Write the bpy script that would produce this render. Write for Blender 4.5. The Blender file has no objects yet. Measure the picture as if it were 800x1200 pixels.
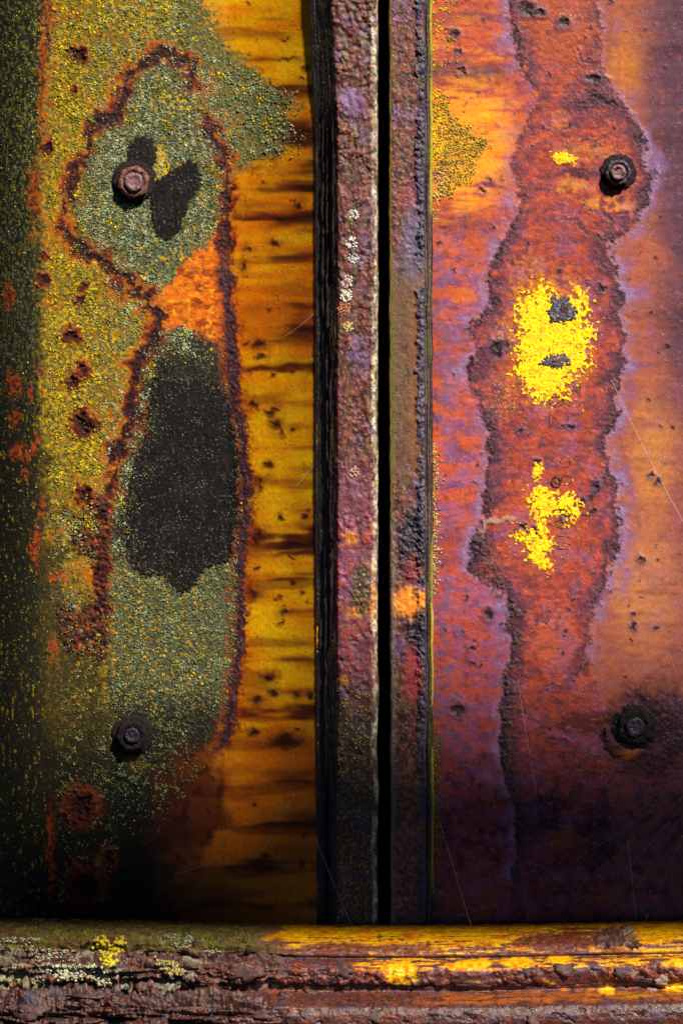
import bpy, bmesh, math, random
import numpy as np
from mathutils import Vector, Matrix

# ------------------------------------------------------------------ camera, sky, sun, exposure
scene = bpy.context.scene
COL = scene.collection
S = 0.0005          # metres per unit of the layout sheet (half a millimetre)
D = 1.2             # camera distance to the front face of the posts
cam_data = bpy.data.cameras.new("camera")
cam = bpy.data.objects.new("camera", cam_data)
COL.objects.link(cam)
cam.location = (0, -D, 0)
cam.rotation_euler = (math.radians(90), 0, 0)
cam_data.sensor_fit = 'VERTICAL'
cam_data.sensor_height = 24
cam_data.lens = 24 * D / (1200 * S)
cam_data.clip_start = 0.01
cam_data.clip_end = 100
scene.camera = cam

SUN_EL, SUN_AZ = 44.0, 33.0     # height of the sun, and how far it stands to the right of the camera
world = bpy.data.worlds.new("World")
scene.world = world
world.use_nodes = True
wn = world.node_tree
for n in list(wn.nodes):
    wn.nodes.remove(n)
sky = wn.nodes.new('ShaderNodeTexSky')
sky.sky_type = 'NISHITA'
sky.sun_disc = False
sky.altitude = 8000
sky.air_density = 0.45
sky.dust_density = 0.2
sky.ozone_density = 1.5
sky.sun_elevation = math.radians(SUN_EL)
sky.sun_rotation = math.radians(180 - SUN_AZ)
bg = wn.nodes.new('ShaderNodeBackground')
bg.inputs['Strength'].default_value = 0.05
wo = wn.nodes.new('ShaderNodeOutputWorld')
wn.links.new(sky.outputs[0], bg.inputs[0])
wn.links.new(bg.outputs[0], wo.inputs[0])

sun_data = bpy.data.lights.new("sun", 'SUN')
sun_data.energy = 5.0
sun_data.angle = math.radians(4)
sun_data.color = (1.0, 0.95, 0.87)
sun = bpy.data.objects.new("sun", sun_data)
COL.objects.link(sun)
e, a = math.radians(SUN_EL), math.radians(SUN_AZ)
SUN_DIR = Vector((math.sin(a) * math.cos(e), -math.cos(a) * math.cos(e), math.sin(e)))   # towards the sun
sun.rotation_euler = SUN_DIR.to_track_quat('Z', 'Y').to_euler()
sun.location = SUN_DIR * 3

vs = scene.view_settings
vs.view_transform = 'Standard'
vs.look = 'None'
vs.gamma = 1
vs.exposure = 0.45
vs.use_curve_mapping = False
scene.render.engine = 'CYCLES'

# ------------------------------------------------------------------ noise helpers
def _hash(ix, iy, seed):
    with np.errstate(over='ignore'):
        h = ix.astype(np.uint32) * np.uint32(374761393) + iy.astype(np.uint32) * np.uint32(668265263) + np.uint32(seed * 974634217 & 0xFFFFFFFF)
        h = (h ^ (h >> np.uint32(13))) * np.uint32(1274126177)
        h = (h ^ (h >> np.uint32(16))) * np.uint32(2246822519)
    return h ^ (h >> np.uint32(15))

def rnd2(ix, iy, seed):
    return _hash(ix, iy, seed).astype(np.float32) * np.float32(1 / 4294967295.0)

_TAB = np.arange(1024) / 1024 * 2 * np.pi
_COS = np.cos(_TAB).astype(np.float32); _SIN = np.sin(_TAB).astype(np.float32)

def perlin(x, y, seed=0):
    x = np.asarray(x, np.float32); y = np.asarray(y, np.float32)
    x0 = np.floor(x); y0 = np.floor(y)
    fx = x - x0; fy = y - y0
    ix = x0.astype(np.int32); iy = y0.astype(np.int32)
    sx = fx * fx * fx * (fx * (fx * 6 - 15) + 10)
    sy = fy * fy * fy * (fy * (fy * 6 - 15) + 10)
    def g(dx, dy):
        k = (_hash(ix + dx, iy + dy, seed) >> np.uint32(22)).astype(np.int32)
        return _COS[k] * (fx - dx) + _SIN[k] * (fy - dy)
    a0 = g(0, 0); b0 = g(1, 0); c0 = g(0, 1); d0 = g(1, 1)
    r = (a0 + (b0 - a0) * sx) * (1 - sy) + (c0 + (d0 - c0) * sx) * sy
    return r * np.float32(1.5)

def fbm(x, y, o=4, seed=0, gain=0.5):
    r = 0; amp = 1; tot = 0
    for i in range(o):
        r = r + amp * perlin(x, y, seed + i * 17)
        tot += amp
        amp *= gain
        x = x * 2.03 + 11.3; y = y * 2.03 - 7.7
    return r / tot * 1.6

def worley(x, y, seed=0):
    ix = np.floor(x).astype(np.int32); iy = np.floor(y).astype(np.int32)
    f1 = np.full(np.shape(x), 9.0); idr = np.zeros(np.shape(x))
    for dx in (-1, 0, 1):
        for dy in (-1, 0, 1):
            cx = ix + dx; cy = iy + dy
            px = cx + rnd2(cx, cy, seed); py = cy + rnd2(cx, cy, seed + 5)
            d = np.hypot(px - x, py - y)
            m = d < f1
            f1 = np.where(m, d, f1)
            idr = np.where(m, rnd2(cx, cy, seed + 9), idr)
    return f1, idr

def sm(x, a, b):
    t = np.clip((x - a) / (b - a), 0, 1)
    return t * t * (3 - 2 * t)

def dline(U, V, pts, closed=False):
    d = np.full(np.shape(U), 1e9)
    n = len(pts)
    for i in range(n if closed else n - 1):
        x0, y0 = pts[i]; x1, y1 = pts[(i + 1) % n]
        ex, ey = x1 - x0, y1 - y0
        t = np.clip(((U - x0) * ex + (V - y0) * ey) / (ex * ex + ey * ey + 1e-9), 0, 1)
        d = np.minimum(d, (U - x0 - t * ex) ** 2 + (V - y0 - t * ey) ** 2)
    return np.sqrt(d)

def sdf(U, V, pts):
    d = dline(U, V, pts, True)
    ins = np.zeros(np.shape(U), bool)
    n = len(pts)
    for i in range(n):
        x0, y0 = pts[i]; x1, y1 = pts[(i + 1) % n]
        if y0 == y1: continue
        c = ((y0 > V) != (y1 > V)) & (U < (x1 - x0) * (V - y0) / (y1 - y0) + x0)
        ins ^= c
    return np.where(ins, -d, d)

def ell(U, V, cx, cy, rx, ry):
    return np.hypot((U - cx) / rx, (V - cy) / ry)

def px(c):      # 0..255 display colour -> linear
    r = []
    for k in c:
        k = k / 255
        r.append(k / 12.92 if k <= 0.04045 else ((k + 0.055) / 1.055) ** 2.4)
    return np.array(r)

def mix(C, c, m):
    m = np.clip(m, 0, 1)[..., None]
    return C * (1 - m) + np.asarray(c) * m

def P(u, v, y):
    """layout sheet (u right, v down) laid on the plane at depth y, in metres"""
    k = (D + y) / D
    return (u - 400) * S * k, y, (600 - v) * S * k

# ------------------------------------------------------------------ object helpers
def link(o, parent=None):
    COL.objects.link(o)
    if parent: o.parent = parent
    return o

def tag(o, label=None, cat=None, group=None, kind=None):
    if label: o['label'] = label
    if cat: o['category'] = cat
    if group: o['group'] = group
    if kind: o['kind'] = kind
    return o

def empty(name, loc):
    o = bpy.data.objects.new(name, None)
    o.empty_display_size = 0.02
    o.location = loc
    return link(o)

def mesh_raw(name, co, faces_flat, loop_tot, colors=None, rough=None, smooth=True):
    me = bpy.data.meshes.new(name)
    nv = len(co)
    nf = len(loop_tot)
    me.vertices.add(nv)
    me.vertices.foreach_set('co', np.ascontiguousarray(co, dtype=np.float32).ravel())
    me.loops.add(len(faces_flat))
    me.loops.foreach_set('vertex_index', np.ascontiguousarray(faces_flat, dtype=np.int32))
    me.polygons.add(nf)
    ls = np.concatenate([[0], np.cumsum(loop_tot)[:-1]]).astype(np.int32)
    me.polygons.foreach_set('loop_start', ls)
    me.polygons.foreach_set('loop_total', np.asarray(loop_tot, dtype=np.int32))
    me.update(calc_edges=True)
    if smooth:
        me.polygons.foreach_set('use_smooth', np.ones(nf, dtype=bool))
    if colors is not None:
        at = me.attributes.new('tone', 'FLOAT_COLOR', 'POINT')
        c4 = np.ones((nv, 4), np.float32)
        c4[:, :3] = np.clip(colors, 0, 1)
        if rough is not None: c4[:, 3] = rough
        at.data.foreach_set('color', c4.ravel())
    me.validate()
    return me

def grid_faces(nr, nc, keep=None):
    i = np.arange(nr * nc).reshape(nr, nc)
    a = i[:-1, :-1]; b = i[:-1, 1:]; c = i[1:, 1:]; d = i[1:, :-1]
    q = np.stack([a, d, c, b], -1).reshape(-1, 4)
    if keep is not None: q = q[keep.ravel()]
    return q

def place(name, co, q, mat, parent, colors=None, rough=None, smooth=True, origin=None):
    """co: absolute coordinates; parts are stored relative to their parent's place"""
    base = np.array(parent.matrix_world.translation if parent else (origin if origin is not None else (0, 0, 0)))
    if parent:
        base = np.array(parent.location)
        if parent.parent: base = base + np.array(parent.parent.location)
    if isinstance(q, tuple): ff, lt = q
    else: ff, lt = q.ravel(), np.full(len(q), q.shape[1])
    me = mesh_raw(name, co - base, ff, lt, colors, rough, smooth)
    me.materials.append(mat)
    o = bpy.data.objects.new(name, me)
    if not parent and origin is not None: o.location = origin
    return link(o, parent)

def plate_mesh(name, X, Y, Z, C, R, mat, parent, back=0.006):
    """a sheet with relief on the front, sides and a flat back"""
    nr, nc = X.shape
    co = np.stack([X, Y, Z], -1).reshape(-1, 3)
    q = grid_faces(nr, nc)
    i = np.arange(nr * nc).reshape(nr, nc)
    ring = np.concatenate([i[0, :-1], i[:-1, -1], i[-1, :0:-1], i[:0:-1, 0]])
    bk = co[ring].copy(); bk[:, 1] = co[:, 1].max() + back
    n0 = nr * nc; m = len(ring)
    r2 = n0 + np.arange(m)
    side = np.stack([ring, np.roll(ring, -1), np.roll(r2, -1), r2], -1)
    ff = np.concatenate([q.ravel(), side.ravel(), r2]).astype(np.int32)
    lt = np.concatenate([np.full(len(q) + len(side), 4), [m]])
    co = np.concatenate([co, bk])
    Cf = C.reshape(-1, 3); Cf = np.concatenate([Cf, Cf[ring]])
    Rf = R.reshape(-1); Rf = np.concatenate([Rf, Rf[ring]])
    return place(name, co, (ff, lt), mat, parent, Cf, Rf)

# ------------------------------------------------------------------ materials
def weathered(name, bump=0.35, grain=900.0, mott=0.35, spec=0.4, rough_add=0.0):
    m = bpy.data.materials.new(name); m.use_nodes = True
    nt = m.node_tree; N = nt.nodes; L = nt.links
    bs = N['Principled BSDF']
    at = N.new('ShaderNodeAttribute'); at.attribute_name = 'tone'
    tc = N.new('ShaderNodeNewGeometry')
    n1 = N.new('ShaderNodeTexNoise'); n1.inputs['Scale'].default_value = grain
    n1.inputs['Detail'].default_value = 5; n1.inputs['Roughness'].default_value = 0.65
    n2 = N.new('ShaderNodeTexNoise'); n2.inputs['Scale'].default_value = grain * 0.22
    n2.inputs['Detail'].default_value = 6; n2.inputs['Roughness'].default_value = 0.6
    L.new(tc.outputs['Position'], n1.inputs['Vector']); L.new(tc.outputs['Position'], n2.inputs['Vector'])
    r1 = N.new('ShaderNodeMapRange'); r1.inputs['From Min'].default_value = 0.25; r1.inputs['From Max'].default_value = 0.75
    r1.inputs['To Min'].default_value = 1 - mott; r1.inputs['To Max'].default_value = 1 + mott
    L.new(n1.outputs['Fac'], r1.inputs['Value'])
    r2 = N.new('ShaderNodeMapRange'); r2.inputs['From Min'].default_value = 0.3; r2.inputs['From Max'].default_value = 0.7
    r2.inputs['To Min'].default_value = 1 - mott * 0.5; r2.inputs['To Max'].default_value = 1 + mott * 0.5
    L.new(n2.outputs['Fac'], r2.inputs['Value'])
    mu = N.new('ShaderNodeMath'); mu.operation = 'MULTIPLY'
    L.new(r1.outputs[0], mu.inputs[0]); L.new(r2.outputs[0], mu.inputs[1])
    vm = N.new('ShaderNodeVectorMath'); vm.operation = 'SCALE'
    L.new(at.outputs['Color'], vm.inputs[0]); L.new(mu.outputs[0], vm.inputs['Scale'])
    L.new(vm.outputs[0], bs.inputs['Base Color'])
    ra = N.new('ShaderNodeMath'); ra.operation = 'ADD'; ra.use_clamp = True
    L.new(at.outputs['Alpha'], ra.inputs[0])
    rr = N.new('ShaderNodeMapRange'); rr.inputs['To Min'].default_value = -0.12 + rough_add; rr.inputs['To Max'].default_value = 0.12 + rough_add
    L.new(n2.outputs['Fac'], rr.inputs['Value']); L.new(rr.outputs[0], ra.inputs[1])
    L.new(ra.outputs[0], bs.inputs['Roughness'])
    bs.inputs['Specular IOR Level'].default_value = spec
    ad = N.new('ShaderNodeMath'); ad.operation = 'ADD'
    L.new(n1.outputs['Fac'], ad.inputs[0]); L.new(n2.outputs['Fac'], ad.inputs[1])
    bm = N.new('ShaderNodeBump'); bm.inputs['Strength'].default_value = bump; bm.inputs['Distance'].default_value = 0.0006
    L.new(ad.outputs[0], bm.inputs['Height']); L.new(bm.outputs[0], bs.inputs['Normal'])
    return m

def plain(name, c1, c2, scale, rough=0.6, bump=0.3, dist=0.0006, spec=0.4):
    m = bpy.data.materials.new(name); m.use_nodes = True
    nt = m.node_tree; N = nt.nodes; L = nt.links
    bs = N['Principled BSDF']
    tc = N.new('ShaderNodeNewGeometry')
    n1 = N.new('ShaderNodeTexNoise'); n1.inputs['Scale'].default_value = scale; n1.inputs['Detail'].default_value = 6
    n1.inputs['Roughness'].default_value = 0.65
    L.new(tc.outputs['Position'], n1.inputs['Vector'])
    cr = N.new('ShaderNodeValToRGB')
    cr.color_ramp.elements[0].position = 0.35; cr.color_ramp.elements[0].color = (*c1, 1)
    cr.color_ramp.elements[1].position = 0.68; cr.color_ramp.elements[1].color = (*c2, 1)
    L.new(n1.outputs['Fac'], cr.inputs[0]); L.new(cr.outputs[0], bs.inputs['Base Color'])
    bs.inputs['Roughness'].default_value = rough
    bs.inputs['Specular IOR Level'].default_value = spec
    bm = N.new('ShaderNodeBump'); bm.inputs['Strength'].default_value = bump; bm.inputs['Distance'].default_value = dist
    L.new(n1.outputs['Fac'], bm.inputs['Height']); L.new(bm.outputs[0], bs.inputs['Normal'])
    return m

M_LEFT = weathered('weathered yellow plate', 0.35, 1500, 0.22, 0.18)
M_RIGHT = weathered('rusted orange plate', 0.22, 1300, 0.16, 0.3)
M_POST = weathered('rusted post', 0.6, 1100, 0.35, 0.5)
M_RAIL = weathered('rusted rail', 0.6, 1000, 0.3, 0.38)
M_LICHEN = weathered('crustose lichen', 0.5, 2500, 0.25, 0.1)
M_COAT = plain('black coating', (0.004, 0.003, 0.003), (0.013, 0.009, 0.007), 320, 0.8, 0.14, 0.0004, 0.08)
M_COATING = weathered('black brown coating', 0.2, 900, 0.3, 0.15)
M_PAINT = weathered('worn chrome paint', 0.3, 1100, 0.12, 0.25)
M_NUTRED = plain('red brown rusted nut', (0.035, 0.014, 0.014), (0.30, 0.11, 0.06), 420, 0.55, 0.6, 0.0008, 0.5)
M_NUTDARK = plain('dark rusted nut', (0.012, 0.010, 0.016), (0.075, 0.045, 0.06), 500, 0.5, 0.6, 0.0008, 0.5)
M_WASHER = plain('black rusted washer', (0.006, 0.005, 0.006), (0.04, 0.024, 0.019), 650, 0.75, 0.9, 0.001, 0.2)
M_STUD = plain('stud end', (0.07, 0.025, 0.03), (0.34, 0.16, 0.15), 500, 0.5, 0.5, 0.0006, 0.5)
M_YELLOW = plain('chrome yellow paint', (0.85, 0.52, 0.004), (0.92, 0.70, 0.008), 500, 0.5, 0.25, 0.0004, 0.4)
M_GREYIRON = plain('bare grey iron', (0.02, 0.022, 0.035), (0.24, 0.24, 0.26), 600, 0.5, 0.6, 0.0006, 0.5)
M_GOUGE = plain('gouge', (0.018, 0.009, 0.012), (0.10, 0.04, 0.035), 700, 0.6, 0.4, 0.0005)
M_INNER = plain('dark inner steel', (0.012, 0.005, 0.004), (0.05, 0.018, 0.01), 250, 0.8, 0.4)
M_FLAKE = plain('rust flake', (0.03, 0.016, 0.017), (0.15, 0.065, 0.05), 380, 0.6, 0.6, 0.0008)
M_FLAKEPALE = plain('pale rust flake', (0.16, 0.09, 0.07), (0.42, 0.28, 0.22), 380, 0.6, 0.6, 0.0008)
M_MOSSY = plain('moss', (0.03, 0.045, 0.006), (0.16, 0.17, 0.02), 600, 0.9, 0.7, 0.001, 0.1)
M_LEMON = plain('lemon lichen', (0.45, 0.33, 0.01), (0.80, 0.66, 0.05), 800, 0.85, 0.6, 0.0006, 0.1)
M_WEB = plain('silk', (0.5, 0.5, 0.5), (0.8, 0.78, 0.75), 100, 0.35, 0.0, 0.0006, 0.5)
M_BLOCKER = plain('unseen sun blocker', (0.06, 0.045, 0.03), (0.16, 0.12, 0.08), 20, 0.9, 0.3, 0.003)

# ------------------------------------------------------------------ LEFT PLATE
def grid(u0, u1, v0, v1, su, sv):
    u = np.arange(u0, u1 + 1e-6, su); v = np.arange(v0, v1 + 1e-6, sv)
    return np.meshgrid(u, v)

RIDGE_A = [(74, 262), (78, 240), (80, 222), (95, 190), (105, 160), (118, 142), (140, 134), (148, 110), (155, 86), (175, 69), (205, 63), (222, 75), (227, 96)]
RIDGE_B = [(240, 140), (254, 158), (264, 190), (268, 222), (264, 260), (262, 300)]
RIDGE_C = [(72, 266), (82, 277), (96, 290), (112, 302), (132, 318), (156, 334), (176, 354), (188, 371), (180, 395), (165, 420), (158, 450), (152, 490), (140, 530), (131, 560), (126, 600), (123, 640), (120, 680), (118, 715)]
RIDGE_D = [(262, 300), (266, 330), (270, 400), (274, 440), (278, 480), (284, 520), (288, 560), (288, 600), (284, 640), (280, 680), (281, 720), (279, 760), (275, 800), (271, 840), (262, 872), (248, 884)]
SCAB_UP = [(84, 240), (84, 222), (98, 192), (108, 164), (122, 146), (142, 136), (150, 112), (160, 88), (180, 74), (205, 70), (225, 95), (240, 140), (255, 165), (262, 200), (264, 230), (255, 275), (225, 300), (200, 330), (185, 345), (160, 325), (130, 310), (105, 292), (90, 272)]
SCAB_LOW = [(188, 385), (215, 385), (262, 400), (272, 440), (278, 500), (285, 570), (283, 640), (278, 700), (279, 760), (270, 840), (240, 880), (170, 900), (130, 830), (128, 700), (128, 620), (135, 560), (150, 510), (160, 440), (172, 405)]
BLACKS = [
    [(152, 168), (160, 160), (168, 159), (178, 163), (184, 175), (181, 191), (174, 201), (162, 199), (150, 190)],
    [(180, 213), (200, 200), (222, 187), (231, 190), (236, 212), (231, 225), (219, 245), (213, 270), (196, 283), (184, 277), (178, 260), (176, 236)],
    [(183, 436), (188, 424), (199, 421), (204, 430), (207, 446), (216, 443), (222, 449), (232, 442), (246, 449), (256, 452), (266, 462), (271, 486), (277, 515), (280, 550), (280, 600), (275, 632), (268, 660), (248, 664), (236, 672), (227, 688), (215, 697), (207, 694), (199, 682), (184, 674), (168, 676), (156, 668), (150, 650), (148, 620), (148, 590), (152, 568), (160, 540), (170, 510), (175, 470), (181, 446)]]
STREAKS = [(70, 4, .35), (105, 8, .4), (150, 8, .7), (168, 5, .8), (188, 8, .8), (222, 6, .6), (258, 6, .7), (272, 4, .5), (300, 5, .3), (340, 6, .35), (372, 18, .5), (386, 5, .6), (432, 7, .95), (590, 5, .25), (632, 9, 1.0), (648, 4, .8), (674, 4, .6), (775, 4, .6), (832, 8, .9), (905, 8, .5), (960, 10, .5), (1010, 12, .5), (1060, 9, .6)]
SPOTS = [(318, 482, 6, 5), (325, 495, 6, 7), (330, 505, 4, 6), (345, 502, 4, 4), (323, 477, 4, 3), (298, 476, 4, 4), (315, 546, 5, 4), (303, 562, 10, 5), (304, 570, 4, 5), (297, 697, 10, 6), (295, 690, 4, 8), (338, 717, 8, 4), (326, 700, 4, 3), (328, 731, 3, 2), (315, 792, 7, 5), (320, 812, 6, 6), (348, 814, 4, 4), (362, 816, 5, 5), (336, 868, 19, 9), (300, 818, 9, 7), (298, 860, 5, 4), (300, 630, 8, 14), (305, 404, 8, 5), (285, 310, 4, 6), (290, 402, 4, 3), (306, 418, 4, 3), (338, 70, 10, 2), (290, 290, 5, 4), (322, 284, 6, 4), (350, 240, 5, 4), (296, 180, 8, 4), (324, 178, 4, 9)]
CRATERS = [(93, 63, 11), (57, 171, 8), (88, 106, 6), (85, 393, 11), (98, 433, 11), (86, 446, 10), (98, 496, 17), (98, 580, 12), (96, 945, 20), (100, 1038, 22), (128, 1005, 10), (93, 350, 6), (52, 330, 8), (100, 335, 6), (54, 300, 6)]
ORANGE = [(10, 346, 8, 14), (62, 353, 9, 10), (16, 450, 8, 14), (34, 460, 4, 9), (19, 490, 6, 10), (40, 225, 8, 26), (47, 435, 5, 7), (32, 532, 5, 8), (42, 518, 4, 12), (20, 530, 6, 10), (42, 640, 5, 22), (62, 630, 6, 6), (68, 675, 10, 8), (62, 760, 8, 12), (57, 20, 3, 40), (50, 90, 4, 70), (30, 555, 4, 6), (76, 620, 6, 5), (92, 20, 5, 6), (86, 12, 5, 4), (60, 1000, 5, 50), (48, 590, 4, 12)]

U, V = grid(-40, 398, -40, 1125, 1.2, 1.2)
w1 = fbm(U / 22, V / 22, 4, 1); w2 = fbm(U / 22, V / 22, 4, 2)
f1 = fbm(U / 6, V / 6, 3, 3); f2 = fbm(U / 6, V / 6, 3, 4)
Uw = U + 5 * w1 + 2.2 * f1; Vw = V + 5 * w2 + 2.2 * f2
nf = fbm(U / 3.2, V / 3.2, 3, 5)
nm = fbm(U / 14, V / 14, 4, 6)
nl = fbm(U / 50, V / 50, 4, 7)
hz = fbm(U / 110, V / 13, 3, 8, 0.4)             # horizontal run marks
vt = fbm(U / 3.4, V / 15, 5, 9, 0.6)             # vertical run marks

yellow = px((246, 188, 2)); amber = px((226, 118, 2)); brown = px((92, 36, 8)); dkbrown = px((38, 17, 9))
rust = px((122, 46, 12)); orange = px((222, 104, 12)); crust = px((46, 24, 24)); crust2 = px((84, 36, 30))
C = np.zeros(U.shape + (3,)) + yellow
R = np.full(U.shape, 0.42)
H = 0.12 * nl + 0.05 * nm
# paint tone drifts between yellow and amber
amb = np.clip(0.35 + 0.5 * nl + 0.35 * hz, 0, 1)
for (vc, h, s) in [(360, 60, .8), (250, 30, .4), (900, 60, .55), (1010, 90, .8), (160, 40, .5)]:
    amb = amb + s * np.exp(-((V - vc) / h) ** 2)
C = mix(C, amber, (amb + 0.12) * 0.95)
st = np.zeros(U.shape)
bend = 3 * fbm(U / 60, V / 40, 3, 12) + 0.02 * (U - 320)
for k, (vc, h, s) in enumerate(STREAKS):
    lenm = sm(fbm(U / 60 + 7 * k, V / 22 + k * 3.3, 3, 20) + (U - 305) / 110, -0.9, 0.9)
    st = np.maximum(st, s * lenm * np.exp(-((V + bend - vc) / (1.45 * h * (0.3 + 0.7 * lenm) * (1 + 0.3 * hz))) ** 2))
st = 1.15 * st + 0.5 * sm(fbm(U / 170, V / 24, 3, 36, 0.45), 0.0, 0.55)
C = mix(C, rust, st * 1.1); C = mix(C, brown, sm(st, 0.35, 0.9)); C = mix(C, dkbrown, sm(st, 0.8, 1.25))
# dull grain specks on the strip
C = mix(C, brown, 0.28 * sm(fbm(U / 2.6, V / 2.2, 3, 33), 0.3, 0.9))
C = mix(C, px((60, 26, 10)), sm(fbm(U / 2.8, V / 2.4, 2, 34) + 0.35 * nm, 0.80, 0.95) * 0.85)
C = mix(C, px((120, 58, 10)), sm(np.abs(fbm(U / 30, V / 16, 4, 35)), 0.018, 0.0) * sm(nm, 0.0, 0.4) * 0.6)
sp = np.zeros(U.shape); hl = np.zeros(U.shape)
rs = random.Random(4)
spots = SPOTS + [(rs.uniform(272, 364), rs.uniform(0, 1060), rs.uniform(1.2, 3.2), rs.uniform(1.2, 3.0)) for _ in range(46)]
for (cx, cy, rx, ry) in spots:
    box = (np.abs(U - cx) < rx * 3 + 12) & (np.abs(V - cy) < ry * 3 + 12)
    d = ell(Uw[box] + 1.5 * nf[box], Vw[box], cx + 5 * 0, cy, rx, ry)
    sp[box] = np.maximum(sp[box], sm(d, 1.5, 0.3)); hl[box] = np.maximum(hl[box], sm(d, 2.8, 0.7))
C = mix(C, rust, hl * 0.55); C = mix(C, px((44, 14, 12)), sp * 0.95)
H += 0.25 * sp

# field left of the strip: mustard and rust paint remains
dD = dline(Uw, Vw, RIDGE_D); dB = dline(Uw, Vw, RIDGE_B); dA = dline(Uw, Vw, RIDGE_A); dC = dline(Uw, Vw, RIDGE_C)
edge_u = np.interp(V, [-40, 0, 50, 85, 120, 175, 195, 225, 300, 400, 600, 700, 840, 880, 920, 1125], [235, 240, 262, 305, 338, 335, 290, 262, 262, 270, 287, 281, 271, 225, 195, 170])
inner = sm(U + 9 * w1 + (9 + 16 * sm(V, 210, 180)) * fbm(U / 6, V / 6, 4, 39, 0.65) - edge_u, 7, -9)
yl = fbm(U / 5, V / 5, 4, 40); yl2 = fbm(U / 9, V / 9, 4, 41)
field = mix(np.zeros(U.shape + (3,)) + px((150, 120, 16)), px((240, 190, 6)), sm(yl + 0.4 * nl, -0.1, 0.5))
field = mix(field, px((214, 100, 10)), sm(yl2, 0.25, 0.75) * 0.8)
field = mix(field, px((98, 106, 66)), sm(U, 150, 240) * 0.75)
field = mix(field, px((92, 98, 56)), sm(fbm(U / 6, V / 6, 4, 43, 0.6), 0.05, 0.4) * 0.8)
field = mix(field, px((40, 34, 18)), sm(fbm(U / 3.4, V / 3.4, 4, 42, 0.65), 0.12, 0.45) * 0.85)
field = mix(field, px((196, 196, 150)), sm(fbm(U / 2.2, V / 2.2, 2, 47), 0.7, 0.9) * 0.6)
C = mix(C, np.einsum('...c->...c', field), inner) if False else C * (1 - inner[..., None]) + field * inner[..., None]
R = R + (0.75 - R) * inner
# orange run of rust between the two scabs
rg = fbm(U / 13, V / 13, 5, 56, 0.65)
orz = sm(sdf(Uw, Vw, [(182, 340), (200, 296), (225, 284), (262, 262), (270, 410), (240, 430), (215, 420), (192, 378)]) + 17 * rg, 9, -9)
ocol = mix(np.zeros(U.shape + (3,)) + px((224, 112, 10)), px((140, 50, 14)), sm(fbm(U / 12, V / 6, 5, 48, 0.62) + 0.4 * hz, -0.3, 0.6))
ocol = mix(ocol, px((74, 32, 20)), sm(fbm(U / 7, V / 4, 4, 49, 0.6), 0.3, 0.6) * 0.7)
ocol = mix(ocol, px((245, 170, 12)), sm(fbm(U / 9, V / 7, 5, 51, 0.6), 0.2, 0.6) * 0.75)
C = C * (1 - orz[..., None]) + ocol * orz[..., None]
# scab beds
su = sm(sdf(Uw, Vw, SCAB_UP) + 15 * rg * sm(V, 255, 285), 4, -4); sl = sm(sdf(Uw, Vw, SCAB_LOW) + 12 * rg, 5, -5)
bed = mix(np.zeros(U.shape + (3,)) + px((98, 106, 66)), px((34, 32, 22)), sm(fbm(U / 2.6, V / 2.6, 4, 52, 0.65), -0.15, 0.3))
bed = mix(bed, px((150, 158, 118)), sm(fbm(U / 4, V / 4, 4, 53, 0.65), 0.15, 0.5) * 0.7)
bed = mix(bed, px((228, 168, 12)), sm(yl + 0.5 * yl2, 0.38, 0.62) * 0.9)
C = C * (1 - su[..., None]) + bed * su[..., None]
bedl = mix(np.zeros(U.shape + (3,)) + px((38, 31, 26)), px((104, 110, 76)), sm(fbm(U / 3, V / 3, 4, 54, 0.65) + 0.5 * sm(V, 640, 670) * sm(V, 850, 790), 0.1, 0.55) * 0.85)
bedl = mix(bedl, px((216, 160, 10)), sm(yl + 0.4 * yl2, 0.42, 0.62) * sm(V, 640, 680) * sm(V, 860, 800) * sm(U, 265, 235))
C = C * (1 - sl[..., None]) + bedl * sl[..., None]
H += 0.35 * su + 0.3 * sl
# yellow showing between the two black lobes
yk = sm(ell(Uw, Vw, 190, 190, 9, 22), 1.2, 0.7) + sm(ell(Uw, Vw, 205, 120, 34, 16), 1.3, 0.4) * sm(yl, 0, 0.3)
C = mix(C, px((245, 196, 6)), np.clip(yk, 0, 1) * 0.9)

# lower field: dark, with umber rust to the right
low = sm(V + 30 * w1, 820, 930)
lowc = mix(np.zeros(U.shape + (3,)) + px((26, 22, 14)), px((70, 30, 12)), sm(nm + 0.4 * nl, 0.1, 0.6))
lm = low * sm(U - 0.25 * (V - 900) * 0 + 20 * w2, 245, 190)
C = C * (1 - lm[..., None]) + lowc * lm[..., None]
um = sm(ell(U + 18 * w1, V + 18 * w2, 222, 940, 46, 70), 1.25, 0.7)
C = mix(C, px((84, 32, 14)), um * 0.85); C = mix(C, px((40, 16, 12)), um * sm(nm, 0.1, 0.6) * 0.7)
lt_ = sm(V - 0.25 * U, 930, 1000) * sm(U + 12 * w1, 165, 190) * sm(U, 330, 270)
C = mix(C, px((150, 92, 16)), lt_ * 0.5 * (0.5 + 0.5 * np.clip(nm + nf, 0, 1)))

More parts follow.
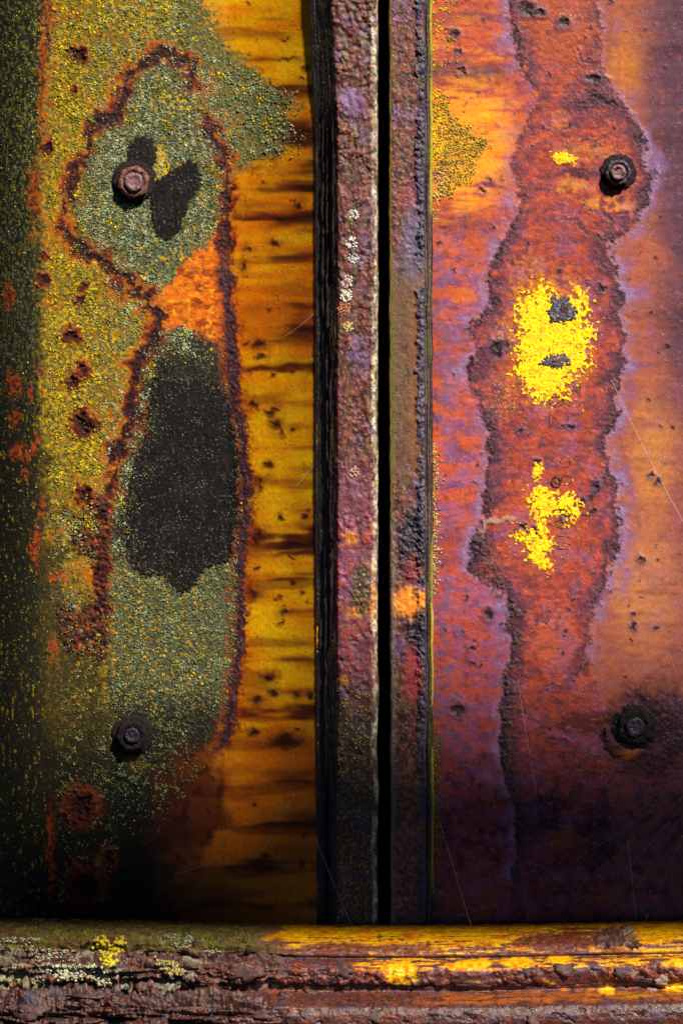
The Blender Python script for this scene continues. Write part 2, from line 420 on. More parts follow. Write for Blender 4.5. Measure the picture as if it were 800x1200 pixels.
# left border rolled edge: dark algae with vertical flecks
be = np.interp(V, [-40, 0, 60, 120, 200, 300, 420, 600, 760, 1125], [64, 62, 58, 52, 46, 50, 48, 46, 50, 62])
bo = sm(U + 9 * w1 + 6 * f1 + 4 * nf - be, 7, -7)
alg = mix(np.zeros(U.shape + (3,)) + px((46, 44, 28)), px((96, 90, 44)), sm(vt + 0.4 * nf, 0.0, 0.6) * 0.7)
alg = mix(alg, px((22, 20, 16)), sm(fbm(U / 5, V / 18, 4, 46), 0.05, 0.5) * 0.8)
ylow = sm(V, 560, 760)
alg = mix(alg, px((196, 156, 10)), sm(vt + 0.35 * nf + 0.3 * fbm(U / 30, V / 80, 3, 44), 0.50 - 0.1 * ylow, 0.75) * (0.35 + 0.6 * ylow))
alg = mix(alg, px((150, 150, 52)), sm(fbm(U / 2.6, V / 6, 3, 45), 0.30, 0.55) * (0.35 + 0.55 * sm(V, 420, 100)) * 0.9)
alg = mix(alg, px((170, 176, 140)), sm(fbm(U / 2.2, V / 3.2, 2, 57), 0.62, 0.8) * 0.6)
C = C * (1 - bo[..., None]) + alg * bo[..., None]
R = R + (0.8 - R) * bo
# dark algae wash spreading in from the border further down
wash = sm(U + 25 * w2 + 10 * f1 - np.interp(V, [380, 560, 700, 850, 1000, 1125], [40, 62, 92, 150, 165, 165]), 14, -22) * sm(V, 380, 520)
C = mix(C, px((30, 28, 16)), wash * 0.8)
C = mix(C, px((200, 156, 8)), wash * sm(vt + 0.4 * nf, 0.45, 0.75) * sm(U, 75, 30) * 0.9)
# seam line of red rust along the border
sl_ = np.exp(-((U + 7 * w1 + 3 * f1 + 2 * nf - (be + 4)) / 3.4) ** 2) * sm(V, 330, 200) * sm(nm + 0.5 * nf, -0.25, 0.35)
C = mix(C, px((190, 74, 24)), sl_ * 0.9)
H += 0.5 * np.exp(-((U + 4 * w1 - be) / 4) ** 2) * sm(V, 600, 300)
for (cx, cy, rx, ry) in ORANGE:
    box = (np.abs(U - cx) < rx * 3 + 14) & (np.abs(V - cy) < ry * 2 + 14)
    d = ell(Uw[box] + 2 * vt[box], Vw[box], cx, cy, rx, ry)
    m = np.zeros(U.shape); m[box] = sm(d, 1.6, 0.3) * sm(f1[box] + 0.7 * nf[box] + 0.4 * vt[box], -0.35, 0.3)
    C = mix(C, px((214, 84, 18)), m * 0.9)
    m[box] = sm(d, 0.7, 0.2); C = mix(C, px((110, 30, 14)), m * 0.6)

# rust ridges: orange halo, red brown flank, dark crust core
def ridge(pts, hw, C, H, R, inside, seed):
    wa = fbm(U / 24, V / 24, 5, seed, 0.6); wb = fbm(U / 24, V / 24, 5, seed + 3, 0.6)
    Ur = U + 5 * w1 + 8 * wa; Vr = V + 5 * w2 + 8 * wb
    d = dline(Ur, Vr, pts)
    wvar = fbm(U / 38, V / 38, 4, seed + 6)
    fine = fbm(U / 2.4, V / 2.4, 3, seed + 1); mid = fbm(U / 9, V / 9, 5, seed + 2, 0.62)
    g = np.clip(0.95 + 1.5 * wvar + 0.5 * fbm(U / 14, V / 14, 3, seed + 8), 0.22, 2.3) * hw
    out = 1 - 0.75 * inside
    blot = sm(fbm(U / 12, V / 12, 5, seed + 9, 0.62) - d * 0.018, 0.1, 0.32) * sm(d, 34, 14)
    C = mix(C, px((196, 92, 14)), sm(blot, 0.0, 0.5) * 0.7)
    C = mix(C, px((96, 38, 18)), sm(blot, 0.35, 0.9) * 0.85)
    C = mix(C, px((208, 128, 8)), sm(d + 12 * mid + 4 * fine, 30 * g, 10 * g) * 0.5 * out)
    C = mix(C, px((214, 92, 10)), sm(d + 9 * mid + 4 * fine, 19 * g, 8 * g) * 0.8 * out)
    C = mix(C, px((122, 40, 14)), sm(d + 7 * mid + 3 * fine, 13 * g, 6 * g) * 0.95)
    C = mix(C, px((70, 30, 24)), sm(d + 8 * mid + 3 * fine, 9.5 * g, 2.5 * g) * 0.9)
    core = sm(d + 7 * mid + 3 * nf, 7 * g, 0.5 * g)
    C = mix(C, px((36, 20, 22)), core * 0.9)
    C = mix(C, px((104, 66, 72)), core * sm(fine + 0.4 * mid, 0.35, 0.7) * 0.6)
    C = mix(C, px((190, 84, 26)), sm(d, 13 * g, 5 * g) * sm(fine + 0.4 * nf - 0.3 * mid, 0.5, 0.85) * 0.6)
    b = sm(d + 6 * mid, 12 * g, 3 * g)
    H = H + b * (0.18 + 0.22 * mid + 0.12 * nf + 0.2 * fine) - 0.2 * core
    R = R + (0.55 - R) * b
    return C, H, R
brkA = sm(fbm(U / 40, V / 40, 2, 60), -0.9, -0.3)
C, H, R = ridge(RIDGE_A, 0.85, C, H, R, su, 610)
C, H, R = ridge(RIDGE_B, 0.95, C, H, R, su, 620)
C, H, R = ridge(RIDGE_C, 0.95, C, H, R, np.maximum(su, sl), 630)
# the long right border: violet brown crust, narrow
fd = sm(V, 280, 330) * sm(V, 905, 860)
C = mix(C, px((170, 70, 8)), sm(dD + 6 * nf + 5 * f2, 20, 4) * 0.85 * fd)
C = mix(C, px((82, 36, 30)), sm(dD + 4 * f1 + 3 * nf, 12, 3) * 0.95 * fd)
C = mix(C, px((54, 34, 38)), sm(dD + 4 * nf + 6 * nm, 8.5, 1.0) * 0.9 * fd)
C = mix(C, px((120, 92, 110)), sm(dD + 4 * f1, 7, 1) * sm(nf + 0.4 * nm, 0.35, 0.7) * 0.6 * fd)
H += fd * np.exp(-(dD / 7) ** 2) * (0.35 + 0.5 * f1 + 0.35 * nf)
# rust mass left of the lower scab
rm = sm(sdf(Uw + 3 * nf, Vw, [(110, 575), (130, 590), (128, 700), (128, 770), (95, 770), (70, 745), (72, 700), (95, 715), (112, 700), (112, 660), (85, 640), (85, 610)]), 6, -4)
hole = sm(ell(Uw, Vw, 97, 668, 14, 14), 1.2, 0.8)
rm = rm * (1 - 0.7 * hole)
C = mix(C, px((88, 36, 22)), rm * 0.9); C = mix(C, px((40, 22, 24)), rm * sm(f1 + nm, 0.0, 0.6)); C = mix(C, orange, rm * sm(yl2, 0.45, 0.75) * 0.8)
H += rm * (0.9 + 0.9 * f1 + 0.5 * nf)
for (cx, cy, r) in CRATERS:
    box = (np.abs(U - cx) < r * 3 + 14) & (np.abs(V - cy) < r * 3 + 14)
    d = ell(Uw[box] + 3 * f1[box], Vw[box] + 3 * f2[box], cx, cy, r, r) + 0.22 * nf[box] + 0.25 * nm[box]
    m = np.zeros(U.shape)
    m[box] = sm(d, 1.75, 0.9) * sm(nm[box] + f1[box], -0.6, 0.2); C = mix(C, px((200, 84, 14)), m * (0.8 if cy < 900 else 0.5))
    m[box] = sm(d, 1.2, 0.8); C = mix(C, px((104, 36, 18)), m * 0.95)
    m[box] = sm(d, 0.85, 0.45); C = mix(C, px((44, 20, 22)), m * 0.9)
    m[box] = np.exp(-((d - 0.75) / 0.3) ** 2) * (1.0 + 0.6 * f1[box]) - 0.9 * np.exp(-(d / 0.5) ** 2)
    H += m * (0.05 * r + 0.3)
# worn bed round the two nuts
for (cx, cy, r) in [(157, 213, 25), (156, 862, 24)]:
    m = sm(ell(Uw, Vw, cx, cy, r, r), 1.15, 0.85)
    C = mix(C, px((34, 26, 22)), m * 0.9)
H += 0.10 * nf * inner + 0.05 * nf
R = np.clip(R + 0.1 * nm, 0.25, 0.95)

LEFT_Y = 0.046
Y = LEFT_Y + np.where(U < 60, ((60 - U) / 60) ** 2 * 0.018, 0) - 0.034 * np.clip((U - 266) / 106, 0, 1.0) ** 1.4
C = C * (0.70 + 0.28 * sm(U, 258, 284) + 0.15 * bo + 0.28 * orz)[..., None]  # dimmer light on the left field put into its colour, strip kept brighter
HL = H
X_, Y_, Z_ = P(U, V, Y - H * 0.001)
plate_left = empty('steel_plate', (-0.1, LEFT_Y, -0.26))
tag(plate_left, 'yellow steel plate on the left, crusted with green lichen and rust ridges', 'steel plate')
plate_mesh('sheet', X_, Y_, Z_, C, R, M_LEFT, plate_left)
UL, VL, YL = U, V, Y - H * 0.001
LW = (w1, w2, f1, f2, nf, nm, nl)

def surf_left(u, v):
    j = np.clip(((np.asarray(u) + 40) / 1.2).astype(int), 0, UL.shape[1] - 1)
    i = np.clip(((np.asarray(v) + 40) / 1.2).astype(int), 0, UL.shape[0] - 1)
    return YL[i, j]

def patch(name, pts, surf, mat, parent, off=0.0004, rough_amp=2.0, frag=0.0, seed=0, step=0.8, label=None, thick=0.0008, fscale=3.0, warp=0.0, sat=0.0, tone=None):
    """thin ragged layer lying on a surface: kept where the outline (with noise) is inside"""
    xs = [p[0] for p in pts]; ys = [p[1] for p in pts]
    U, V = grid(min(xs) - 10, max(xs) + 10, min(ys) - 10, max(ys) + 10, step, step)
    d = sdf(U + warp * fbm(U / 15, V / 15, 3, seed + 3), V + warp * fbm(U / 15, V / 15, 3, seed + 4), pts)
    if sat: d = sat * np.tanh(d / sat)
    d = d + rough_amp * fbm(U / 7, V / 7, 4, seed) + frag * fbm(U / fscale, V / fscale, 4, seed + 1, 0.6) * 1.0
    keepv = d < 0
    keep = (keepv[:-1, :-1].astype(int) + keepv[1:, :-1] + keepv[:-1, 1:] + keepv[1:, 1:]) >= 3
    h = off * sm(d, 0, -2.0) + 0.00008 * fbm(U / 5, V / 5, 3, seed + 2)
    y = surf(U, V) - 0.00012 - h
    X, Yy, Z = P(U, V, y)
    co = np.stack([X, Yy, Z], -1).reshape(-1, 3)
    q = grid_faces(*U.shape, keep=keep)
    used, inv = np.unique(q, return_inverse=True)
    q = inv.reshape(-1, 4)
    tn = None if tone is None else tone(U, V, d).reshape(-1, 3)[used]
    o = place(name, co[used], q, mat, parent, tn, None if tone is None else np.full(len(used), 0.6))
    md = o.modifiers.new('thickness', 'SOLIDIFY'); md.thickness = thick; md.offset = -1
    if label: o['label'] = label
    return o

def coat_tone(U, V, d):
    c = np.zeros(U.shape + (3,)) + px((25, 21, 20))
    c = mix(c, px((40, 31, 25)), sm(fbm(U / 30, V / 40, 4, 90), -0.1, 0.5) * 0.8)
    c = mix(c, px((15, 14, 16)), sm(fbm(U / 7, V / 9, 4, 91, 0.6), 0.05, 0.5) * 0.8)
    c = mix(c, px((54, 40, 30)), sm(fbm(U / 4, V / 4, 3, 92), 0.5, 0.85) * 0.5)
    c = mix(c, px((92, 84, 76)), sm(fbm(U / 1.2, V / 40, 2, 93), 0.72, 0.9) * 0.35)
    c = mix(c, px((150, 150, 124)), sm(fbm(U / 2.0, V / 2.0, 2, 95) + 0.3 * fbm(U / 20, V / 20, 3, 96), 0.72, 0.9) * 0.8)
    return mix(c * 0.72, px((52, 36, 28)), sm(d + 2 * fbm(U / 4, V / 4, 3, 94), -5, 0) * 0.35)
lab = ['small black bare lobe above the upper nut', 'black bare lobe to the right of the upper nut', 'large black bare panel in the middle of the plate']
for k, pts in enumerate(BLACKS):
    patch('coating_patch', pts, surf_left, M_COATING, plate_left, 0.0003, 2.5 if k < 2 else 3.5, 3.5 if k < 2 else 7.0, 70 + 10 * k, 0.9, lab[k], fscale=4.0, tone=coat_tone, thick=0.0004)

# ------------------------------------------------------------------ RIGHT PLATE
RL1 = [(597, -40), (598, 0), (600, 34), (605, 55), (614, 80), (622, 96)]
RL2 = [(627, 122), (613, 145), (606, 170), (600, 195), (607, 220), (605, 250), (592, 275), (582, 300), (572, 320), (570, 345), (577, 360), (556, 375), (552, 395), (560, 410), (548, 430), (550, 446), (560, 470), (565, 490), (575, 505), (572, 535), (567, 570), (567, 608), (557, 630), (550, 668), (575, 680), (590, 695), (600, 720), (598, 750), (595, 780), (590, 810), (587, 850), (590, 900), (600, 940), (608, 975), (600, 1020)]
RR1 = [(698, -40), (700, 0), (706, 30), (702, 66)]
RR2 = [(672, 122), (700, 112), (725, 120), (742, 140), (752, 165), (751, 187), (762, 206), (757, 230), (750, 255), (730, 275), (712, 285), (708, 300), (720, 320), (730, 345), (727, 370), (732, 400), (727, 430), (722, 460), (720, 490), (709, 510), (712, 540), (720, 570), (722, 600), (724, 625), (720, 650), (710, 680), (695, 710), (687, 740), (684, 772)]
U, V = grid(494, 840, -40, 1125, 1.2, 1.2)
w1 = fbm(U / 20, V / 20, 4, 101); w2 = fbm(U / 20, V / 20, 4, 102)
f1 = fbm(U / 6, V / 6, 3, 103); f2 = fbm(U / 6, V / 6, 3, 104)
nf = fbm(U / 3, V / 3, 3, 105); nm = fbm(U / 14, V / 14, 4, 106); nl = fbm(U / 55, V / 55, 4, 107)
hz = fbm(U / 60, V / 9, 4, 108, 0.45); hz2 = fbm(U / 40, V / 14, 4, 109)
Uw = U + 6.5 * w1 + 3.0 * f1; Vw = V + 6.5 * w2 + 3.0 * f2
left_b = np.interp(V, [p[1] for p in RL1 + RL2], [p[0] for p in RL1 + RL2])
right_b = np.interp(V, [p[1] for p in RR1 + RR2[2:]] + [800, 1000], [p[0] for p in RR1 + RR2[2:]] + [700, 720])
scab = sm(Uw - left_b, -3, 3) * sm(Uw - right_b, 3, -3)
lstrip = sm(Uw - left_b, 3, -3)
rfield = sm(Uw - right_b, -3, 3)
one = np.zeros(U.shape + (3,))
# strip by the post
cs = one + px((216, 92, 50))
cs = mix(cs, px((238, 128, 24)), sm(hz + 0.3 * nl, 0.0, 0.6) * sm(V, 330, 230))
cs = mix(cs, px((158, 64, 72)), sm(hz2 + 0.2 * nl, 0.05, 0.6) * 0.8)
cs = mix(cs, px((186, 72, 66)), sm(V + 40 * nl, 560, 700) * 0.75)
cs = mix(cs, px((142, 82, 128)), sm(V + 40 * nl, 230, 330) * sm(nm + hz2, -0.1, 0.6) * 0.75)
# central scab
cc = one + px((186, 72, 48))
cc = mix(cc, px((212, 90, 54)), sm(nm + 0.5 * nl, 0.0, 0.6) * 0.8)
cc = mix(cc, px((116, 54, 58)), sm(fbm(U / 18, V / 12, 5, 111, 0.6), -0.05, 0.5) * 0.8)
cc = mix(cc, px((132, 74, 92)), sm(fbm(U / 9, V / 6, 5, 112, 0.6), 0.1, 0.5) * 0.55)
cc = mix(cc, px((214, 98, 60)), sm(ell(Uw, Vw, 652, 750, 26, 40), 1.1, 0.75) * 0.75)
cc = mix(cc, px((196, 90, 44)), sm(V, 120, 40) * 0.6)
# right smooth field
cr_ = one + px((184, 98, 70))
cr_ = mix(cr_, px((228, 146, 66)), sm(ell(U + 10 * w1, V + 10 * w2, 765, 530, 30, 80), 1.3, 0.3) * 0.7)
cr_ = mix(cr_, px((220, 142, 84)), sm(ell(U + 10 * w1, V + 10 * w2, 755, 690, 46, 90), 1.3, 0.3) * 0.6)
cr_ = mix(cr_, px((220, 130, 40)), sm(ell(U + 8 * w1, V, 735, 75, 24, 40), 1.3, 0.4) * 0.7)
cr_ = mix(cr_, px((140, 70, 60)), sm(hz2 + 0.3 * nl, 0.1, 0.8) * 0.5)
cr_ = mix(cr_, px((92, 62, 80)), sm(U + 14 * nl + 18 * sm(V, 330, 180), 748, 806) * (0.25 + 0.75 * sm(V, 560, 380)) * 0.92)  # vignette falloff towards the right edge put into the colour
for vc, h in [(165, 12), (60, 16), (372, 22)]:
    cr_ = mix(cr_, px((86, 48, 58)), np.exp(-((V + 5 * nl - vc) / h) ** 2) * 0.55 * sm(U, 735, 790))
C = cs * lstrip[..., None] + cc * scab[..., None] + cr_ * rfield[..., None]
C = C / np.maximum(lstrip + scab + rfield, 1e-3)[..., None]
R = 0.52 + 0.0 * U; R = R - 0.14 * rfield
H = 0.22 * scab + 0.12 * nl + 0.05 * nm + 0.10 * f1 * scab + 0.05 * hz
# bright orange yellow near the top of the strip
oy = sm(ell(U + 20 * hz, V + 8 * w2, 545, 165, 64, 85), 1.2, 0.55) * lstrip
C = mix(C, px((252, 146, 8)), oy * sm(hz + 0.3, -0.4, 0.3) * 0.97)
C = mix(C, px((255, 200, 16)), oy * sm(hz, 0.1, 0.6) * 0.85)
for vc, h, s, u1 in [(84, 9, .9, 600), (98, 4, .5, 590), (265, 10, .5, 580), (205, 6, .5, 610), (430, 14, .6, 548), (395, 10, .35, 560), (18, 8, .4, 600), (630, 14, .5, 560), (655, 8, .5, 560), (945, 8, .5, 590), (985, 8, .5, 590)]:
    C = mix(C, px((92, 46, 58)), s * np.exp(-((V + 5 * w2 - vc) / h) ** 2) * lstrip * sm(U, u1 + 20, u1 - 30))
oy2 = sm(ell(U + 14 * hz, V + 5 * w2, 547, 347, 24, 10), 1.2, 0.4) + sm(ell(U + 14 * hz, V, 535, 445, 22, 12), 1.2, 0.4) * .5
C = mix(C, px((240, 122, 40)), np.clip(oy2, 0, 1) * 0.8 * lstrip)
# orange run around the upper nut
on = sm(ell(U + 6 * w1, V + 6 * w2, 712, 238, 34, 13), 1.3, 0.5) + 0.7 * sm(ell(U + 6 * w1, V + 6 * w2, 672, 218, 26, 12), 1.3, 0.5) + 0.5 * sm(ell(U + 6 * w1, V + 6 * w2, 690, 180, 40, 10), 1.3, 0.4)
C = mix(C, px((240, 150, 44)), np.clip(on, 0, 1) * sm(nm + 0.5 * f1, -0.5, 0.3) * 0.9)
C = mix(C, px((230, 122, 60)), sm(ell(Uw, Vw, 655, 142, 14, 11), 1.1, 0.8) * 0.8)
C = mix(C, px((76, 38, 44)), sm(ell(U + 5 * w1, V + 5 * w2 + 3 * f1, 680, 203, 34, 5), 1.3, 0.5) * 0.85)
# orange glow of thin rust around the yellow paint
pg = sm(ell(U + 8 * w1, V + 8 * w2, 640, 395, 62, 95), 1.15, 0.5)
C = mix(C, px((240, 126, 26)), pg * sm(nm + 0.3 * f1, -0.4, 0.4) * 0.85 * scab)
C = mix(C, px((250, 190, 10)), sm(ell(U + 8 * w1 + 6 * f1, V + 8 * w2, 646, 400, 48, 76), 1.15, 0.4) * sm(fbm(U / 3.5, V / 3.5, 4, 132, 0.6), 0.0, 0.35) * 0.9)
C = mix(C, px((250, 190, 10)), sm(ell(U + 8 * w1 + 6 * f1, V + 8 * w2, 640, 612, 36, 52), 1.15, 0.4) * sm(fbm(U / 3.5, V / 3.5, 4, 133, 0.6), 0.15, 0.45) * 0.9)
C = mix(C, px((236, 150, 30)), sm(ell(U + 8 * w1, V + 8 * w2, 618, 330, 26, 34), 1.2, 0.5) * sm(f1, -0.3, 0.4) * 0.7)
pg = sm(ell(U + 8 * w1, V + 8 * w2, 640, 610, 50, 60), 1.15, 0.5)
C = mix(C, px((206, 84, 36)), pg * 0.6)
# bottom of the plate: deep plum brown
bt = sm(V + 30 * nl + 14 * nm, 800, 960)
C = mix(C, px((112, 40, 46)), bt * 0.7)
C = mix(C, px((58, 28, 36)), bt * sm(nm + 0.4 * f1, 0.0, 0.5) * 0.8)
C = mix(C, px((150, 70, 26)), bt * sm(ell(U + 8 * w1, V + 8 * w2, 560, 1050, 30, 40), 1.3, 0.4) * 0.8)
C = mix(C, px((150, 76, 24)), bt * (sm(ell(U + 8 * w1, V + 8 * w2, 655, 980, 22, 14), 1.3, 0.4) + sm(ell(U + 8 * w1, V + 8 * w2, 715, 1050, 14, 14), 1.3, 0.4)) * 0.8)
dk = sm(ell(U + 12 * w1 + 5 * f1, V + 12 * w2, 630, 955, 34, 22), 1.2, 0.7) + sm(ell(U + 12 * w1, V + 12 * w2, 700, 985, 24, 38), 1.2, 0.7) * .7
C = mix(C, px((30, 20, 26)), np.clip(dk, 0, 1) * 0.9); H += np.clip(dk, 0, 1) * (0.6 + 0.8 * f1)
# dark runs from the lower nut
C = mix(C, px((64, 28, 34)), sm(ell(U + 10 * w1, V + 10 * w2, 690, 845, 40, 12), 1.3, 0.5) * 0.7)
hal = sm(ell(U + 12 * w1 + 5 * f1, V + 12 * w2, 764, 856, 58, 56), 1.3, 0.6)
C = mix(C, px((34, 22, 32)), hal * 0.92); H += hal * (0.25 + 0.45 * f1)

vein = sm(np.abs(fbm(Uw / 26, Vw / 14, 4, 126)), 0.05, 0.0) * sm(nm, -0.3, 0.3)
C = mix(C, px((78, 38, 42)), vein * 0.55 * (1 - 0.75 * rfield)); H -= 0.2 * vein * (1 - 0.75 * rfield)
# lilac sheen of the sky painted over the rust in drifts, and darker plum mottling
sky_sheen = sm(fbm(U / 34, V / 22, 5, 121) + 0.25 * fbm(U / 5, V / 5, 3, 122), -0.05, 0.55) * (0.35 + 0.65 * sm(V, 180, 330))
C = mix(C, px((150, 92, 136)), sky_sheen * 0.42 * (1 - 0.6 * rfield))
C = mix(C, px((96, 44, 44)), sm(fbm(U / 12, V / 7, 4, 123), 0.15, 0.6) * 0.5 * (1 - 0.6 * rfield))
C = mix(C, px((226, 112, 52)), sm(fbm(U / 10, V / 6, 4, 124), 0.3, 0.7) * 0.45 * (1 - 0.5 * rfield))
# ridges
def ridge_r(d, side, seed, C, H, R, hw=1.0, s=1.0):
    # side > 0 on the outer flank (mauve fringe)
    wvar = fbm(U / 30, V / 30, 3, seed)
    fine = fbm(U / 2.4, V / 2.4, 3, seed + 1)
    g = np.clip(1 + 0.8 * wvar, 0.35, 1.9) * hw
    out = sm(side, -2, 3); inn = sm(side, 2, -3)
    C = mix(C, px((148, 104, 150)), s * sm(d + 4 * nf + 11 * nm, 24 * g, 4 * g) * np.clip(0.42 + 0.65 * wvar, 0.08, 0.75) * out)
    C = mix(C, px((108, 56, 76)), s * sm(d + 7 * f1 + 9 * nm + 4 * fine, 26 * g, 4 * g) * 0.75 * inn)
    C = mix(C, px((158, 128, 164)), s * np.exp(-((d + 1.5 * f2 - 5.0 * g) / 2.8) ** 2) * out * np.clip(0.55 + 0.5 * fine + 0.4 * wvar, 0, 1))
    crack = sm(d + 2.4 * fine + 2.2 * f1, 3.1 * g, 0.4 * g) * sm(wvar + 0.6 * f2 + 0.5 * nm, -0.55, 0.25)
    C = mix(C, px((66, 40, 50)), s * sm(d + 5 * fine + 8 * nm, 13 * g, 2 * g) * 0.7 * inn)
    C = mix(C, px((36, 24, 34)), s * crack * 0.92)
    C = mix(C, px((176, 140, 140)), s * inn * sm(d, 20 * g, 6 * g) * sm(fine + 0.3 * nf, 0.55, 0.9) * 0.6)
    b = np.exp(-(d / (8.0 * g)) ** 2)
    H = H + s * b * (0.22 + 0.15 * f1 + 0.3 * nm + 0.16 * nf + 0.2 * fine) - s * 0.3 * crack
    R = R + (0.62 - R) * b * s
    return C, H, R
dl1 = dline(Uw, Vw, RL1); dl2 = dline(Uw, Vw, RL2); dr1 = dline(Uw, Vw, RR1); dr2 = dline(Uw, Vw, RR2)
C, H, R = ridge_r(dl1, left_b - Uw, 640, C, H, R, 0.9)
C, H, R = ridge_r(dl2, left_b - Uw, 650, C, H, R, 1.15, 0.35 + 0.65 * sm(V, 180, 290))
C, H, R = ridge_r(dr1, Uw - right_b, 660, C, H, R, 0.8, 0.8)
C, H, R = ridge_r(dr2, Uw - right_b, 670, C, H, R, 1.1, 1 - 0.5 * sm(V, 660, 760))
# crumbling shelf inside the left ridge, lower half
sh = np.clip(0.65 + 0.9 * nm, 0.15, 1) * sm(7 * fbm(U / 8, V / 12, 4, 127, 0.6) + sdf(Uw, Vw, [(556, 625), (568, 612), (585, 640), (590, 670), (610, 700), (616, 760), (606, 840), (600, 930), (586, 930), (590, 820), (598, 745), (588, 700), (556, 676)]), 3, -4)
C = mix(C, px((66, 44, 44)), sh * (0.6 + 0.3 * nf)); C = mix(C, px((126, 84, 62)), sh * sm(nf + 0.5 * f1, 0.3, 0.7) * 0.6); C = mix(C, px((34, 24, 26)), sh * sm(fbm(U / 5, V / 7, 4, 125, 0.6), 0.1, 0.5) * 0.85)
H += sh * (0.15 + 0.2 * f1 + 0.45 * nm + 0.35 * nf)
# seams inside the scab
for pts, hw in [([(712, 285), (690, 272), (676, 262), (660, 256)], .6), ([(735, 252), (712, 254), (690, 250)], .5), ([(640, 150), (655, 152), (668, 146)], .6), ([(715, 100), (690, 72), (676, 62)], .5),
                ([(640, 806), (655, 810), (672, 795), (684, 780)], .6), ([(626, 730), (640, 722), (652, 715)], .45), ([(700, 700), (716, 690)], .5), ([(600, 812), (618, 838), (640, 862), (680, 880)], .5), ([(690, 588), (702, 566), (706, 560)], .9)]:
    d = dline(Uw, Vw, pts)
    C = mix(C, px((104, 66, 84)), sm(d + 2 * nf, 8 * hw, 4 * hw) * 0.5); C = mix(C, px((44, 28, 34)), sm(d + 2.5 * nf + 2 * f1, 4.0 * hw, 0.5 * hw) * 0.75 * sm(nm, -0.5, 0.2))
    H += (0.25 * np.exp(-((d - 4) / 4) ** 2) - 0.3 * np.exp(-(d / 2) ** 2)) * sm(nm, -0.5, 0.2)
# pits and blisters
rs = random.Random(8)
pits = [(572, 720, 7, 8), (536, 832, 10, 9), (552, 760, 4, 3), (554, 778, 3, 3), (586, 405, 15, 7), (580, 412, 9, 12), (572, 210, 5, 5), (564, 224, 6, 4), (560, 108, 3, 3), (742, 735, 4, 6), (741, 720, 3, 4), (616, 10, 12, 10), (660, 26, 8, 8), (632, 15, 8, 6), (771, 564, 4, 5), (762, 557, 4, 4), (780, 406, 3, 3), (695, 92, 12, 6), (697, 571, 6, 8), (682, 588, 4, 4), (628, 540, 5, 3), (612, 618, 6, 5), (625, 622, 5, 6), (661, 600, 8, 9), (694, 600, 5, 4), (668, 500, 5, 4), (610, 505, 5, 4), (532, 40, 7, 6), (540, 84, 6, 5), (537, 60, 4, 4), (750, 655, 5, 4), (704, 338, 5, 7)]
pits += [(rs.uniform(512, 600), rs.uniform(0, 1070), rs.uniform(1.2, 3), rs.uniform(1.2, 3)) for _ in range(60)] + [(rs.uniform(725, 800), rs.uniform(0, 1000), rs.uniform(1, 2.6), rs.uniform(1, 2.6)) for _ in range(45)] + [(rs.uniform(600, 720), rs.uniform(0, 1070), rs.uniform(1, 2.8), rs.uniform(1, 2.8)) for _ in range(90)]
for (cx, cy, rx, ry) in pits:
    box = (np.abs(U - cx) < rx * 3 + 14) & (np.abs(V - cy) < ry * 3 + 14)
    d = ell(U[box] + 3 * f1[box] + 1.5 * nf[box], V[box] + 3 * f2[box], cx, cy, rx, ry)
    cc_ = C[box]
    cc_ = mix(cc_, px((112, 76, 96)), sm(d, 1.9, 1.0) * 0.55); cc_ = mix(cc_, px((44, 26, 34)), sm(d, 1.1, 0.6) * 0.9)
    C[box] = cc_
    H[box] += (0.5 * np.exp(-((d - 1.0) / 0.4) ** 2) - 0.5 * np.exp(-(d / 0.6) ** 2)) * min(1, rx / 6)
# lilac wash beside the post and in blisters
lw = sm(ell(U + 6 * w1, V + 10 * w2, 516, 360, 10, 70), 1.3, 0.4) + sm(ell(U + 6 * w1, V, 520, 470, 11, 40), 1.3, 0.4) + sm(ell(U + 8 * w1, V + 8 * w2, 522, 770, 10, 110), 1.3, 0.4) + .6 * sm(ell(U + 8 * w1, V + 8 * w2, 540, 880, 20, 25), 1.3, 0.4)
C = mix(C, px((122, 88, 118)), np.clip(lw, 0, 1) * 0.65 * sm(nm + nf * 0.4, -0.5, 0.4)); H += 0.35 * np.clip(lw, 0, 1)
# pale crumbs on the scab
pc = sm(ell(U, V, 590, 385, 14, 16), 1.3, 0.3) + sm(ell(U, V, 588, 465, 22, 30), 1.3, 0.3)
C = mix(C, px((206, 178, 96)), np.clip(pc, 0, 1) * sm(fbm(U / 2.6, V / 2.6, 3, 130), 0.25, 0.5) * 0.85)
C = mix(C, px((244, 200, 40)), sm(fbm(U / 2.2, V / 2.2, 2, 131), 0.62, 0.8) * (sm(ell(U, V, 690, 170, 45, 14), 1.2, 0.5) + sm(ell(U, V, 660, 22, 30, 10), 1.2, 0.5)) * 0.9)
# pale crust arc by the lower left bulge
d = dline(Uw, Vw, [(563, 622), (575, 610), (588, 606), (600, 608)])
C = mix(C, px((190, 150, 130)), sm(d + 2 * nf, 4, 1.5) * 0.8); H += 0.5 * np.exp(-(d / 3) ** 2)
C = mix(C, px((252, 150, 10)), oy * sm(hz + 0.2, -0.2, 0.4) * 0.6)
